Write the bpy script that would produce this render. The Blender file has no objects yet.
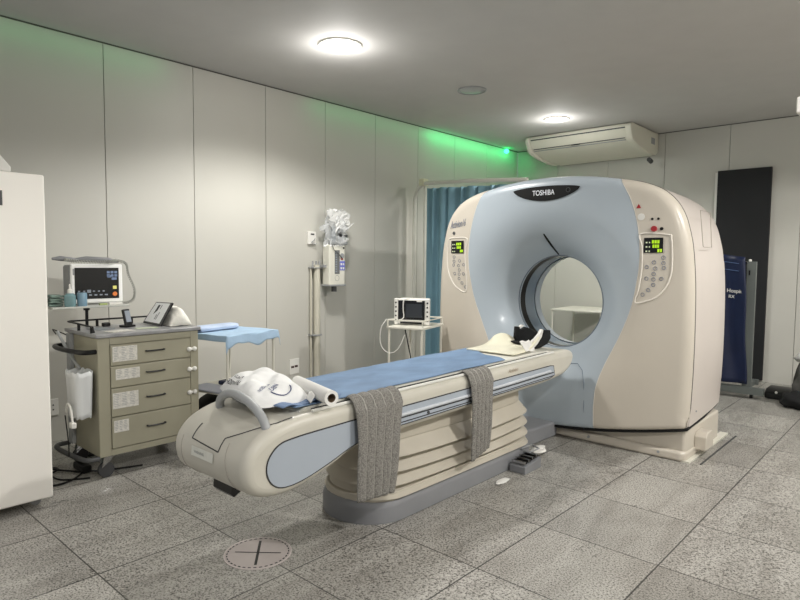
import bpy, bmesh, math, random
from mathutils import Vector, Matrix, noise
random.seed(7)
PI = math.pi
SC = bpy.context.scene
COL = SC.collection

# ------------------------------------------------------------------ materials
def lin(h):
    h = h.lstrip('#'); c = [int(h[i:i+2], 16)/255 for i in (0, 2, 4)]
    return tuple([x/12.92 if x <= .04045 else ((x+.055)/1.055)**2.4 for x in c] + [1.0])
def node(nt, t, **kw):
    n = nt.nodes.new(t)
    for k, v in kw.items(): setattr(n, k, v)
    return n
MATS = {}
def mat(name, col, rough=.5, metal=0., bump=0., bscale=60, var=.06, vscale=4, emit=None, estr=1., trans=0., alpha=1., coat=0., stretch=(1, 1, 1), ior=1.45):
    if name in MATS: return MATS[name]
    m = bpy.data.materials.new(name); m.use_nodes = True; nt = m.node_tree
    b = nt.nodes['Principled BSDF']
    c = lin(col)
    tc = node(nt, 'ShaderNodeTexCoord'); mp = node(nt, 'ShaderNodeMapping'); mp.inputs['Scale'].default_value = stretch
    nt.links.new(tc.outputs['Object'], mp.inputs['Vector'])
    n1 = node(nt, 'ShaderNodeTexNoise'); n1.inputs['Scale'].default_value = vscale; n1.inputs['Detail'].default_value = 4
    nt.links.new(mp.outputs[0], n1.inputs['Vector'])
    r = node(nt, 'ShaderNodeValToRGB')
    r.color_ramp.elements[0].position = .3; r.color_ramp.elements[1].position = .7
    r.color_ramp.elements[0].color = tuple([x*(1-var) for x in c[:3]]+[1]); r.color_ramp.elements[1].color = tuple([min(1, x*(1+var)) for x in c[:3]]+[1])
    nt.links.new(n1.outputs['Fac'], r.inputs['Fac']); nt.links.new(r.outputs[0], b.inputs['Base Color'])
    b.inputs['Roughness'].default_value = rough; b.inputs['Metallic'].default_value = metal
    b.inputs['IOR'].default_value = ior
    if coat: b.inputs['Coat Weight'].default_value = coat; b.inputs['Coat Roughness'].default_value = .15
    if trans: b.inputs['Transmission Weight'].default_value = trans
    if alpha < 1: b.inputs['Alpha'].default_value = alpha
    if emit: b.inputs['Emission Color'].default_value = lin(emit); b.inputs['Emission Strength'].default_value = estr
    if bump:
        n2 = node(nt, 'ShaderNodeTexNoise'); n2.inputs['Scale'].default_value = bscale; n2.inputs['Detail'].default_value = 3
        nt.links.new(mp.outputs[0], n2.inputs['Vector'])
        bp = node(nt, 'ShaderNodeBump'); bp.inputs['Strength'].default_value = bump; bp.inputs['Distance'].default_value = .01
        nt.links.new(n2.outputs['Fac'], bp.inputs['Height']); nt.links.new(bp.outputs[0], b.inputs['Normal'])
    MATS[name] = m; return m

def mat_floor():
    m = bpy.data.materials.new('granite_tiles'); m.use_nodes = True; nt = m.node_tree; L = nt.links.new
    b = nt.nodes['Principled BSDF']
    tc = node(nt, 'ShaderNodeTexCoord'); sp = node(nt, 'ShaderNodeSeparateXYZ'); L(tc.outputs['Object'], sp.inputs[0])
    def M(op, a, c=None):
        n = node(nt, 'ShaderNodeMath', operation=op)
        for i, v in enumerate([a, c]):
            if v is None: continue
            if isinstance(v, (int, float)): n.inputs[i].default_value = v
            else: L(v, n.inputs[i])
        return n.outputs[0]
    T = .62
    ux = M('DIVIDE', M('ADD', sp.outputs[0], 1.5786 + 10*T), T); uy = M('DIVIDE', M('ADD', sp.outputs[1], -2.2955 + 10*T), T)
    def line(u, w):
        f = M('FRACT', u); d = M('MINIMUM', f, M('SUBTRACT', 1.0, f)); return M('LESS_THAN', d, w)
    lm = M('MAXIMUM', line(ux, .0062), M('MULTIPLY', line(uy, .0055), .95))
    cb = node(nt, 'ShaderNodeCombineXYZ'); L(M('FLOOR', ux), cb.inputs[0]); L(M('FLOOR', uy), cb.inputs[1])
    wn = node(nt, 'ShaderNodeTexWhiteNoise', noise_dimensions='3D'); L(cb.outputs[0], wn.inputs['Vector'])
    # per tile offset
    va = node(nt, 'ShaderNodeVectorMath', operation='MULTIPLY_ADD'); L(wn.outputs['Color'], va.inputs[0]); va.inputs[1].default_value = (9, 9, 9); L(tc.outputs['Object'], va.inputs[2])
    vec = va.outputs[0]
    n1 = node(nt, 'ShaderNodeTexNoise'); n1.inputs['Scale'].default_value = 115; n1.inputs['Detail'].default_value = 3.5; n1.inputs['Roughness'].default_value = .7; L(vec, n1.inputs['Vector'])
    r1 = node(nt, 'ShaderNodeValToRGB'); e = r1.color_ramp.elements; e[0].position = .38; e[0].color = lin('#403d38'); e[1].position = .55; e[1].color = lin('#bbb8b1')
    x = e.new(.44); x.color = lin('#95928b'); x = e.new(.72); x.color = lin('#cdcac2')
    L(n1.outputs['Fac'], r1.inputs['Fac'])
    # cloudy large veins
    mp = node(nt, 'ShaderNodeMapping'); mp.inputs['Scale'].default_value = (2.2, .7, 1); mp.inputs['Rotation'].default_value = (0, 0, .5); L(vec, mp.inputs['Vector'])
    n2 = node(nt, 'ShaderNodeTexNoise'); n2.inputs['Scale'].default_value = 2.2; n2.inputs['Detail'].default_value = 6; n2.inputs['Distortion'].default_value = 1.0; L(mp.outputs[0], n2.inputs['Vector'])
    r2 = node(nt, 'ShaderNodeValToRGB'); e = r2.color_ramp.elements; e[0].position = .34; e[0].color = (.74, .73, .72, 1); e[1].position = .6; e[1].color = (1, 1, 1, 1); L(n2.outputs['Fac'], r2.inputs['Fac'])
    mx = node(nt, 'ShaderNodeMix', data_type='RGBA', blend_type='MULTIPLY'); mx.inputs['Factor'].default_value = 1; L(r1.outputs[0], mx.inputs[6]); L(r2.outputs[0], mx.inputs[7])
    # thin vein cracks
    n3 = node(nt, 'ShaderNodeTexNoise'); n3.inputs['Scale'].default_value = 1.4; n3.inputs['Detail'].default_value = 5; L(mp.outputs[0], n3.inputs['Vector'])
    vn = M('LESS_THAN', M('ABSOLUTE', M('SUBTRACT', n3.outputs['Fac'], .40)), .0022)
    bri = M('ADD', M('MULTIPLY', wn.outputs['Value'], .16), .80)
    bri = M('MULTIPLY', bri, M('SUBTRACT', 1.0, M('MULTIPLY', vn, .45)))
    bri = M('MULTIPLY', bri, M('SUBTRACT', 1.0, M('MULTIPLY', lm, .82)))
    hs = node(nt, 'ShaderNodeMix', data_type='RGBA', blend_type='MULTIPLY'); hs.inputs['Factor'].default_value = 1
    cc = node(nt, 'ShaderNodeCombineColor'); 
    for i in range(3): L(bri, cc.inputs[i])
    L(mx.outputs[2], hs.inputs[6]); L(cc.outputs[0], hs.inputs[7]); L(hs.outputs[2], b.inputs['Base Color'])
    b.inputs['Roughness'].default_value = .34
    rr = M('ADD', M('MULTIPLY', n1.outputs['Fac'], .25), .22); L(rr, b.inputs['Roughness'])
    bp = node(nt, 'ShaderNodeBump'); bp.inputs['Strength'].default_value = .4; bp.inputs['Distance'].default_value = .002
    L(M('SUBTRACT', 1.0, lm), bp.inputs['Height']); L(bp.outputs[0], b.inputs['Normal'])
    return m

def mat_quilt():
    m = bpy.data.materials.new('ribbed_grey_fabric'); m.use_nodes = True; nt = m.node_tree; L = nt.links.new
    b = nt.nodes['Principled BSDF']; tc = node(nt, 'ShaderNodeTexCoord')
    v = node(nt, 'ShaderNodeTexVoronoi'); v.inputs['Scale'].default_value = 130; L(tc.outputs['Object'], v.inputs['Vector'])
    r = node(nt, 'ShaderNodeValToRGB'); r.color_ramp.elements[0].color = lin('#9f9c96'); r.color_ramp.elements[1].color = lin('#716e69'); r.color_ramp.elements[1].position = .75
    L(v.outputs['Distance'], r.inputs['Fac']); L(r.outputs[0], b.inputs['Base Color']); b.inputs['Roughness'].default_value = .95
    bp = node(nt, 'ShaderNodeBump'); bp.inputs['Strength'].default_value = .6; bp.inputs['Distance'].default_value = .006; L(v.outputs['Distance'], bp.inputs['Height']); L(bp.outputs[0], b.inputs['Normal'])
    return m

WALL = mat('wall_laminate', '#c4c2ba', .42, var=.02, vscale=1.2)
SEAM = mat('seam_dark', '#55534e', .8)  # dark backing in the wall panel joints, also the trim under the ceiling
CEIL = mat('ceiling_paint', '#c4c2bf', .75, var=.02, bump=.05, bscale=4)
FLOOR = mat_floor()
BEIGE = mat('gantry_beige', '#c9c1b4', .34, var=.015, coat=.2)
SIDEB = mat('gantry_side_beige', '#cbc2bb', .38, var=.015, coat=.2)
BLUE = mat('gantry_blue', '#adb7bf', .3, var=.015, coat=.3)
CREAM = mat('couch_cream', '#c9c5b9', .38, var=.03, vscale=8)
PALEBL = mat('couch_blue_panel', '#a9b1bb', .33, var=.02)
BELL = mat('bellows_beige', '#b9b2a4', .5, var=.04)
GREYPL = mat('plinth_grey', '#838487', .5, var=.05)
BLACK = mat('black_plastic', '#0d0d0e', .35, var=.1)
BLACKM = mat('black_matte', '#0b0b0c', .8, var=.1)
SEAMLN = mat('panel_gap', '#3a3a3a', .8)
WHITE = mat('white_plastic', '#e2e0da', .4, var=.02)
ENAMEL = mat('white_enamel', '#d9d6ca', .35, var=.04)
FRIDGE = mat('cabinet_white', '#fffaf2', .3, var=.015, vscale=1)
CARTM = mat('cart_khaki', '#9b9784', .45, var=.04)
CARTD = mat('cart_top', '#8f8f90', .3, var=.18, vscale=14)
GREY = mat('grey_plastic', '#989a9b', .45, var=.04)
DGREY = mat('dark_grey', '#4a4b4c', .5)
RUBBER = mat('rubber', '#3d3d3e', .7)
CHROME = mat('chrome', '#b9b9b9', .2, metal=1.)
GREYMET = mat('grey_metal', '#7c817e', .45, metal=.2)
SHEET = mat('blue_sheet', '#728ba9', .75, var=.16, vscale=7, bump=.25, bscale=14, stretch=(1, .6, 1))
SHEETD = mat('blue_underpad', '#7388a8', .8, var=.1, bump=.3, bscale=20)
DRAPE = mat('pale_blue_drape', '#a0bad2', .7, var=.06, vscale=9, bump=.3, bscale=20)
CURT = mat('teal_curtain', '#7a9fae', .85, var=.06)
NAVY = mat('navy_vinyl', '#101c3c', .45, var=.15, bump=.15, bscale=12)
PILLOW = mat('white_bag_cloth', '#e8e8e6', .7, var=.02, bump=.4, bscale=14)
PAPER = mat('paper_white', '#e6e4df', .7, var=.03)
LABEL = mat('label_paper', '#cfccc4', .6, var=.16, vscale=60)
CARD = mat('card_tube', '#7d6a55', .8)
INK = mat('ink_blue', '#35406e', .7)
INKG = mat('ink_grey', '#7a7f8c', .6)
INKD = mat('ink_dark', '#2f2f33', .6)
SCREEN = mat('dark_screen', '#17181a', .18, var=.05)
LCD = mat('lcd_green', '#9bc020', .5, emit='#a0d01e', estr=.55)
LCDD = mat('lcd_dim', '#5a7a20', .5, emit='#7aa020', estr=.25)
ICON = mat('screen_icon', '#8a919b', .5)
ICONB = mat('screen_keys_blue', '#6f82a3', .5)
YELL = mat('key_yellow', '#dcd67a', .5, emit='#dcd67a', estr=.15)
ORNG = mat('key_orange', '#d8793a', .5, emit='#d8793a', estr=.15)
RED = mat('red_button', '#a32a30', .4)
LAMPM = mat('lamp_lens', '#ffffff', .5, emit='#fff6e6', estr=14)
LAMPOFF = mat('lamp_lens_off', '#a8a9ab', .25)
LEDG = mat('led_green', '#30ff80', .5, emit='#2dff80', estr=9)
TEALB = mat('teal_bottle', '#86a9ae', .2, trans=.3)
CLOTHG = mat('folded_green_cloth', '#6d8078', .8, var=.25, vscale=20)
PLAST = mat('clear_plastic_bag', '#dfe1e2', .22, var=.1, alpha=.42, vscale=20)
GLAZE = mat('smoked_ring', '#8b98a3', .15, var=.02)
RINGL = mat('light_ring', '#b9c1c8', .3)
STICK = mat('sticker_face', '#b5aca8', .5, var=.08)
QUILT = mat_quilt()
FROST = mat('frosted_bag', '#d0d2d2', .45, var=.08, vscale=18, stretch=(1, 1, .1))

# ------------------------------------------------------------------ mesh builder (world coordinates)
class MB:
    def __init__(s): s.v = []; s.f = []
    def add(s, vs, fs):
        o = len(s.v); s.v += [tuple(v) for v in vs]; s.f += [tuple(i+o for i in f) for f in fs]; return s
    def box(s, x0, x1, y0, y1, z0, z1):
        vs = [(x, y, z) for z in (z0, z1) for y in (y0, y1) for x in (x0, x1)]
        return s.add(vs, [(0, 2, 3, 1), (4, 5, 7, 6), (0, 1, 5, 4), (2, 6, 7, 3), (0, 4, 6, 2), (1, 3, 7, 5)])
    def obox(s, c, sx, sy, sz, rot):           # oriented box; rot = Matrix 3x3
        b = MB().box(-sx/2, sx/2, -sy/2, sy/2, -sz/2, sz/2)
        return s.add([Vector(c)+rot @ Vector(v) for v in b.v], b.f)
    def tube(s, pts, r, n=8, cap=True, closed=False):
        pts = [Vector(p) for p in pts]; N = len(pts)
        rs = r if isinstance(r, (list, tuple)) else [r]*N
        vs = []; up = None
        for i, p in enumerate(pts):
            a = pts[i-1] if (i > 0 or closed) else p; b = pts[(i+1) % N] if (i < N-1 or closed) else p
            t = (b-a).normalized()
            if up is None:
                up = Vector((0, 0, 1)) if abs(t.z) < .9 else Vector((1, 0, 0))
            u = (up - t*up.dot(t)).normalized(); w = t.cross(u); up = u
            for k in range(n):
                q = 2*PI*k/n; vs.append(p+(u*math.cos(q)+w*math.sin(q))*rs[i])
        fs = []
        M = N if closed else N-1
        for i in range(M):
            for k in range(n):
                j = (i+1) % N
                fs.append((i*n+k, i*n+(k+1) % n, j*n+(k+1) % n, j*n+k))
        if cap and not closed: fs += [tuple(range(n))[::-1], tuple(range((N-1)*n, N*n))]
        return s.add(vs, fs)
    def cyl(s, a, b, r, n=16): return s.tube([a, b], r, n)
    def prism(s, loop, axis, a, b):             # loop of 2D points extruded along axis
        def P(p, t):
            return {'x': (t, p[0], p[1]), 'y': (p[0], t, p[1]), 'z': (p[0], p[1], t)}[axis]
        n = len(loop); vs = [P(p, a) for p in loop]+[P(p, b) for p in loop]
        fs = [tuple(range(n))[::-1], tuple(range(n, 2*n))]+[(i, (i+1) % n, n+(i+1) % n, n+i) for i in range(n)]
        return s.add(vs, fs)
    def grid(s, fn, nu, nv, closeu=False):
        vs = [fn(i/(nu if closeu else nu-1), j/(nv-1)) for i in range(nu) for j in range(nv)]
        fs = []
        for i in range(nu if closeu else nu-1):
            for j in range(nv-1):
                a = i*nv+j; b = ((i+1) % nu)*nv+j; fs.append((a, b, b+1, a+1))
        return s.add(vs, fs)
    def sphere(s, c, r, n=12, sz=1.):
        c = Vector(c)
        def f(u, v):
            a = 2*PI*u; b = PI*(v*.998+.001); return c+Vector((r*math.sin(b)*math.cos(a), r*math.sin(b)*math.sin(a), r*sz*math.cos(b)))
        return s.grid(f, n, n//2+2, True)
    def lathe(s, prof, c, n=32, axis='z'):
        c = Vector(c)
        def f(u, v):
            i = v*(len(prof)-1); k = int(round(i)); r, h = prof[k]; a = 2*PI*u
            d = Vector((r*math.cos(a), r*math.sin(a), h))
            if axis == 'y': d = Vector((d.x, d.z, d.y))
            if axis == 'x': d = Vector((d.z, d.x, d.y))
            return c+d
        return s.grid(f, n, len(prof), True)
    def xf(s, m):
        s.v = [tuple(m @ Vector(v)) for v in s.v]; return s

def worldloc(o):
    p = Vector((0, 0, 0))
    while o: p += o.location; o = o.parent
    return p
def obj(name, mb, m, parent=None, bevel=0, seg=2, smooth=True, sub=0, solid=0, ang=35, label=None):
    v = [Vector(x) for x in mb.v]
    if parent is not None: off = worldloc(parent); loc = Vector((0, 0, 0))
    else:
        xs = [p.x for p in v]; ys = [p.y for p in v]; zs = [p.z for p in v]
        off = Vector(((min(xs)+max(xs))/2, (min(ys)+max(ys))/2, min(zs))); loc = off.copy()
    me = bpy.data.meshes.new(name); me.from_pydata([tuple(p-off) for p in v], [], mb.f)
    bm = bmesh.new(); bm.from_mesh(me)
    bmesh.ops.remove_doubles(bm, verts=bm.verts, dist=1e-6)
    bmesh.ops.recalc_face_normals(bm, faces=bm.faces)
    bm.to_mesh(me); bm.free()
    me.materials.append(m)
    o = bpy.data.objects.new(name, me); COL.objects.link(o); o.location = loc
    if parent is not None: o.parent = parent
    if smooth:
        for p in me.polygons: p.use_smooth = True
        try: me.set_sharp_from_angle(angle=math.radians(ang))
        except Exception: pass
    if bevel:
        b = o.modifiers.new('b', 'BEVEL'); b.width = bevel; b.segments = seg; b.limit_method = 'ANGLE'; b.angle_limit = math.radians(40); b.harden_normals = True
    if solid:
        k = o.modifiers.new('s', 'SOLIDIFY'); k.thickness = solid; k.offset = 0
    if sub:
        k = o.modifiers.new('u', 'SUBSURF'); k.levels = sub; k.render_levels = sub
    if label: o['label'] = label
    return o
def thing(name, label, cat, loc, group=None):
    o = bpy.data.objects.new(name, None); COL.objects.link(o); o.location = loc; o.empty_display_size = .1
    o['label'] = label; o['category'] = cat
    if group: o['group'] = group
    return o
def tag(o, label, cat, group=None, kind=None):
    o['label'] = label; o['category'] = cat
    if group: o['group'] = group
    if kind: o['kind'] = kind
    return o
def struct(o, label=None, cat=None):
    o['kind'] = 'structure'
    if label: o['label'] = label; o['category'] = cat
    return o
def text_mb(txt, size, origin, ux, uy, extrude=.0008, shear=0, align='LEFT', sx=1.0):
    cu = bpy.data.curves.new('t', 'FONT'); cu.body = txt; cu.size = size; cu.extrude = 0; cu.shear = shear; cu.align_x = align; cu.offset = size*.012
    o = bpy.data.objects.new('t', cu); COL.objects.link(o)
    dg = bpy.context.evaluated_depsgraph_get(); dg.update()
    me = o.evaluated_get(dg).to_mesh()
    ux = Vector(ux).normalized(); uy = Vector(uy).normalized(); O = Vector(origin)
    mb = MB(); mb.v = [tuple(O+ux*v.co.x*sx+uy*v.co.y) for v in me.vertices]; mb.f = [tuple(p.vertices) for p in me.polygons]
    o.evaluated_get(dg).to_mesh_clear(); bpy.data.objects.remove(o); bpy.data.curves.remove(cu)
    return mb
def interp(tab, z):
    if z <= tab[0][0]: return tab[0][1]
    for (a, b), (c, d) in zip(tab, tab[1:]):
        if z <= c:
            t = (z-a)/(c-a); return b+(d-b)*t
    return tab[-1][1]
def smoothloop(pts, per=6, closed=True):       # Catmull-Rom in 2D
    n = len(pts); out = []
    R = range(n) if closed else range(n-1)
    for i in R:
        if closed: p0, p1, p2, p3 = pts[i-1], pts[i], pts[(i+1) % n], pts[(i+2) % n]
        else: p0, p1, p2, p3 = pts[max(i-1, 0)], pts[i], pts[i+1], pts[min(i+2, n-1)]
        for k in range(per):
            t = k/per
            out.append(tuple(.5*((2*p1[j])+(-p0[j]+p2[j])*t+(2*p0[j]-5*p1[j]+4*p2[j]-p3[j])*t*t+(-p0[j]+3*p1[j]-3*p2[j]+p3[j])*t**3) for j in range(len(p1))))
    if not closed: out.append(tuple(pts[-1]))
    return out

# ------------------------------------------------------------------ camera
H = 1.4495; pit, rol, yaw = .065, .0089, .7374
hd = Vector((-math.sin(yaw), math.cos(yaw), 0)); rt0 = Vector((math.cos(yaw), math.sin(yaw), 0)); up = Vector((0, 0, 1))
F = hd*math.cos(pit)-up*math.sin(pit); U0 = up*math.cos(pit)+hd*math.sin(pit)
RT = rt0*math.cos(rol)+U0*math.sin(rol); UU = U0*math.cos(rol)-rt0*math.sin(rol)
cd = bpy.data.cameras.new('camera'); cam = bpy.data.objects.new('camera', cd); COL.objects.link(cam)
cam.matrix_world = Matrix(((RT.x, UU.x, -F.x, 0), (RT.y, UU.y, -F.y, 0), (RT.z, UU.z, -F.z, H), (0, 0, 0, 1)))
cd.sensor_fit = 'HORIZONTAL'; cd.sensor_width = 36; cd.lens = 601.56/800*36; cd.clip_start = .05; cd.clip_end = 100
SC.camera = cam

# ------------------------------------------------------------------ room
XA, YB, ZC = -5.16, 8.449, 3.196
XR, YF = 2.4, -1.6
struct(obj('floor', MB().box(XA-.1, XR, YF, YB+.1, -.06, 0), FLOOR, smooth=False)).location
# the floor texture is laid out in world coordinates, so put its origin at the world origin
fo = bpy.data.objects['floor']; off = fo.location.copy()
for v in fo.data.vertices: v.co += off
fo.location = (0, 0, 0)
struct(obj('ceiling', MB().box(XA-.1, XR, YF, YB+.1, ZC, ZC+.08), CEIL, smooth=False))
def panel_wall(name, axis, c, a, b, first, step, z1, out):
    mb = MB(); g = .0025
    xs = [a]+[first+step*k for k in range(-20, 20) if a+.05 < first+step*k < b-.05]+[b]; xs.sort()
    for p, q in zip(xs, xs[1:]):
        if axis == 'x': mb.box(min(c, c+out*.02), max(c, c+out*.02), p+g, q-g, 0, z1)
        else: mb.box(p+g, q-g, min(c, c+out*.02), max(c, c+out*.02), 0, z1)
    o = obj(name, mb, WALL, smooth=False, bevel=.0015, seg=1); struct(o)
    bk = MB()
    if axis == 'x': bk.box(min(c+out*.012, c+out*.1), max(c+out*.012, c+out*.1), a, b, 0, z1)
    else: bk.box(a, b, min(c+out*.012, c+out*.1), max(c+out*.012, c+out*.1), 0, z1)
    obj('seam_backing', bk, SEAM, o, smooth=False)
panel_wall('wall_left', 'x', XA, YF, YB, 2.0696, .7865, ZC, -1)
panel_wall('wall_back', 'y', YB, XA, XR, -2.0999, .7865, ZC, 1)
panel_wall('wall_right', 'x', XR, YF, YB, 2.07, .7865, ZC, 1)
struct(obj('trim_1', MB().box(XA+.001, XA+.012, YF, YB, ZC-.009, ZC-.001), SEAM, smooth=False))
struct(obj('trim_2', MB().box(XA+.012, XR, YB-.012, YB-.001, ZC-.009, ZC-.001), SEAM, smooth=False))

# ------------------------------------------------------------------ ceiling lights
def light(kind, name, loc, energy, col=(1, .95, .87), **kw):
    l = bpy.data.lights.new(name, kind); l.energy = energy; l.color = col
    for k, v in kw.items(): setattr(l, k, v)
    o = bpy.data.objects.new(name, l); COL.objects.link(o); o.location = loc; return o
def downlight(x, y, on, label, r=.18):
    t = thing('recessed_downlight', label, 'ceiling light', (x, y, ZC-.001), 'round recessed ceiling downlights')
    obj('rim', MB().lathe([(r*.86, -.004), (r*.88, -.012), (r*.97, -.012), (r, -.004), (r, 0)], (x, y, ZC-.001), 40), WHITE if on else GREY, t)
    obj('lens', MB().lathe([(.001, -.007 if on else -.022), (r*.5, -.007 if on else -.018), (r*.87, -.005)], (x, y, ZC-.001), 40), LAMPM if on else LAMPOFF, t)
    return t
downlight(-3.746, 3.371, True, 'lit recessed downlight in the ceiling above the scanner couch, the largest in view')
downlight(-3.684, 5.12, False, 'unlit round recessed downlight in the ceiling between the two lit ones', .15)
downlight(-3.624, 6.80, True, 'lit recessed downlight in the ceiling in front of the air conditioner', .15)

WARM = (1, .98, .945)
def spot(loc, e, size=150, blend=.25, rad=.12, name='ceiling_lamp'):
    return light('SPOT', name, loc, e, WARM, spot_size=math.radians(size), spot_blend=blend, shadow_soft_size=rad)
def lampset(x, y, e, size=150, blend=.4, rad=.15, halo=.05):
    spot((x, y, ZC-.06), e*1.06, size, blend, rad)
    light('POINT', 'lamp_halo', (x, y, ZC-.16), e*halo, WARM, shadow_soft_size=.12)
lampset(-3.746, 3.371, 195, 144, .5, halo=.06)
lampset(-3.624, 6.80, 150, 140, .5, halo=.06)
lampset(1.0, 4.0, 300, 168, .09, .08)
lampset(.6, 7.0, 130, 136, .3, .06)
lampset(.9, .9, 185, 160, .2)
lampset(-1.6, -.6, 70)
# green cove LEDs along the top of the left wall
def green(y0, y1, e):
    o = light('AREA', 'green_cove_light', (XA+.16, (y0+y1)/2, ZC-.04), e, (.05, 1, .28), shape='RECTANGLE', size=.05, size_y=y1-y0)
    o.rotation_euler = (0, math.radians(38), 0)
green(4.2, 6.2, .5); green(6.2, 8.3, 3.4); green(.4, 2.6, .45)
led = obj('green_led_lamp', MB().sphere((-5.12, 8.05, 3.15), .034, 12), LEDG); tag(led, 'small glowing green lamp high in the corner beside the air conditioner', 'lamp')
SC.world = bpy.data.worlds.new('world'); SC.world.use_nodes = True
SC.world.node_tree.nodes['Background'].inputs[0].default_value = (.8, .82, .85, 1); SC.world.node_tree.nodes['Background'].inputs[1].default_value = .42

# ------------------------------------------------------------------ CT gantry
XC, ZB, RB = -2.48, 1.1125, .397
YFR = 4.50                                   # front face plane
g = thing('ct_scanner_gantry', 'large ring-shaped CT scanner gantry with pale blue centre and beige sides', 'ct scanner', (XC, 5.0, 0))
half = [(0, 2.15), (.2, 2.144), (.4, 2.125), (.57, 2.096), (.72, 2.066), (.84, 2.025), (.93, 1.975), (1.01, 1.895), (1.065, 1.80), (1.10, 1.69), (1.128, 1.55), (1.15, 1.3), (1.158, 1.0), (1.158, .7), (1.15, .4), (1.143, .255)]
hs = smoothloop(half, 5, False)
def zbot(dx): return .095+.160*min(1, abs(dx)/1.14)**1.6
bot = [(1.143-1.143*k/14, zbot(1.143-1.143*k/14)) for k in range(1, 14)]
right = hs+bot                                # from top centre clockwise to bottom centre (exclusive)
loop = right+[(0, zbot(0))]+[(-x, z) for x, z in reversed(right[1:])]
bcurve = [(.05, .47), (.18, .462), (.30, .458), (.46, .468), (.55, .49), (.65, .525), (.72, .555), (.87, .625), (1.04, .695), (1.15, .73), (1.26, .752), (1.38, .772), (1.5, .78), (1.62, .774), (1.74, .755), (1.84, .73), (1.94, .695), (2.02, .652), (2.09, .605), (2.2, .55)]
def bnd(z):
    return interp(bcurve, z)
LP = [Vector(p) for p in loop]
def dist_out(x, z):
    p = Vector((x, z)); d = 9
    for i in range(len(LP)):
        a = LP[i-1]; b = LP[i]; ab = b-a; t = max(0, min(1, (p-a).dot(ab)/max(ab.length_squared, 1e-9)))
        d = min(d, (p-a-ab*t).length)
    return d
def fy(x, z):                                # front surface depth at local x, world z
    r = math.hypot(x, z-ZB)
    s = max(0, min(1, (r-RB)/.50)); rec = .28*(1-s)**2.3
    # lower front tucks back a little under the couch
    y = YFR+rec+.045*(abs(x)/1.16)**2.5
    d = dist_out(x, z); R = .07
    if d < R and z > .3+.0*x: y += .075*(1-math.sqrt(max(0, 1-(1-d/R)**2)))
    elif d < .03: y += .03*(1-math.sqrt(max(0, 1-(1-d/.03)**2)))
    return y
def GP(x, z, dy=0): return (XC+x, fy(x, z)+dy, z)
# centre panel: from bore rim to centre outline
def topz(x):
    for (a, b), (c, d) in zip(hs, hs[1:]):
        if a <= abs(x) <= c: return b+(d-b)*(abs(x)-a)/(c-a)
    return 2.0
zt = 2.083
cr = []
for k in range(0, 13): x = .60*k/12; cr.append((x, topz(x)))
z0b = zbot(.465)
zt2 = topz(.60)
for k in range(1, 57):
    z = zt2+(z0b-zt2)*k/56; cr.append((bnd(z), z))
for k in range(1, 12): x = .465*(1-k/12); cr.append((x, zbot(x)))
cl = cr+[(0, zbot(0))]+[(-x, z) for x, z in reversed(cr[1:])]
nc = len(cl)
ts = [0, .01, .03, .06, .1, .15, .2, .26, .33, .41, .5, .6, .7, .8, .88, .93, .955, .97, .98, .988, .994, 1]
def cen(u, v):
    i = int(round(u*nc)) % nc; px, pz = cl[i]; a = math.atan2(pz-ZB, px)
    t = ts[int(round(v*(len(ts)-1)))]
    # angle-wise start on the rim
    qx, qz = RB*math.cos(a), ZB+RB*math.sin(a)
    return GP(qx+(px-qx)*t, qz+(pz-qz)*t)
obj('centre_cover', MB().grid(cen, nc, len(ts), True), BLUE, g, ang=60, label='pale blue centre cover with funnel')
# side panels
for sgn, nm in ((1, 'side_cover'), (-1, 'side_cover')):
    zs = []
    k0 = zbot(1.0)
    def side(u, v):
        # u along the height (bottom to top), v from the boundary to outside
        h = u
        # outer point: walk along the right outline from x=.48 on top to bottom x=.48
        oi = OUT[int(round(h*(len(OUT)-1)))]
        ii = INN[int(round(h*(len(INN)-1)))]
        t = vs_[int(round(v*(len(vs_)-1)))]
        x = ii[0]+(oi[0]-ii[0])*t; z = ii[1]+(oi[1]-ii[1])*t
        return GP(sgn*x, z)
    vs_ = [0, .08, .18, .3, .42, .54, .66, .76, .83, .88, .92, .95, .97, .982, .991, .997, 1]
    top_part = [(x, z) for x, z in right if x >= .607 or z < 1.9]
    OUT0 = [(.607, topz(.607))]+[p for p in right if (p[0] > .607 and p[1] > .28)]+[p for p in right if p[1] <= .28 and p[0] > .472]+[(.472, zbot(.472))]
    # resample OUT by arclength
    def resample(P, n):
        P = [Vector(p) for p in P]; L = [0]
        for a, b in zip(P, P[1:]): L.append(L[-1]+(b-a).length)
        out = []; j = 0
        for k in range(n):
            s = L[-1]*k/(n-1)
            while j < len(L)-2 and L[j+1] < s: j += 1
            t = (s-L[j])/max(L[j+1]-L[j], 1e-9); out.append(tuple(P[j]+(P[j+1]-P[j])*min(1, t)))
        return out
    OUT = resample(OUT0, 90)
    INN0 = [(bnd(zt2+(z0b-zt2)*k/80)+.005, zt2+(z0b-zt2)*k/80) for k in range(81)]
    INN = resample(INN0, 90)
    obj(nm, MB().grid(side, 90, len(vs_)), BEIGE, g, ang=60, label='beige side of the gantry front')
    # seam line following the boundary
    obj('cover_seam', MB().tube([GP(sgn*(bnd(z)+.003), z, .001) for z in [zt2-.005+(z0b-zt2+.01)*k/70 for k in range(71)]], .0028, 6), mat('seam_light', '#d8d2c8', .5), g)
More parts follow.
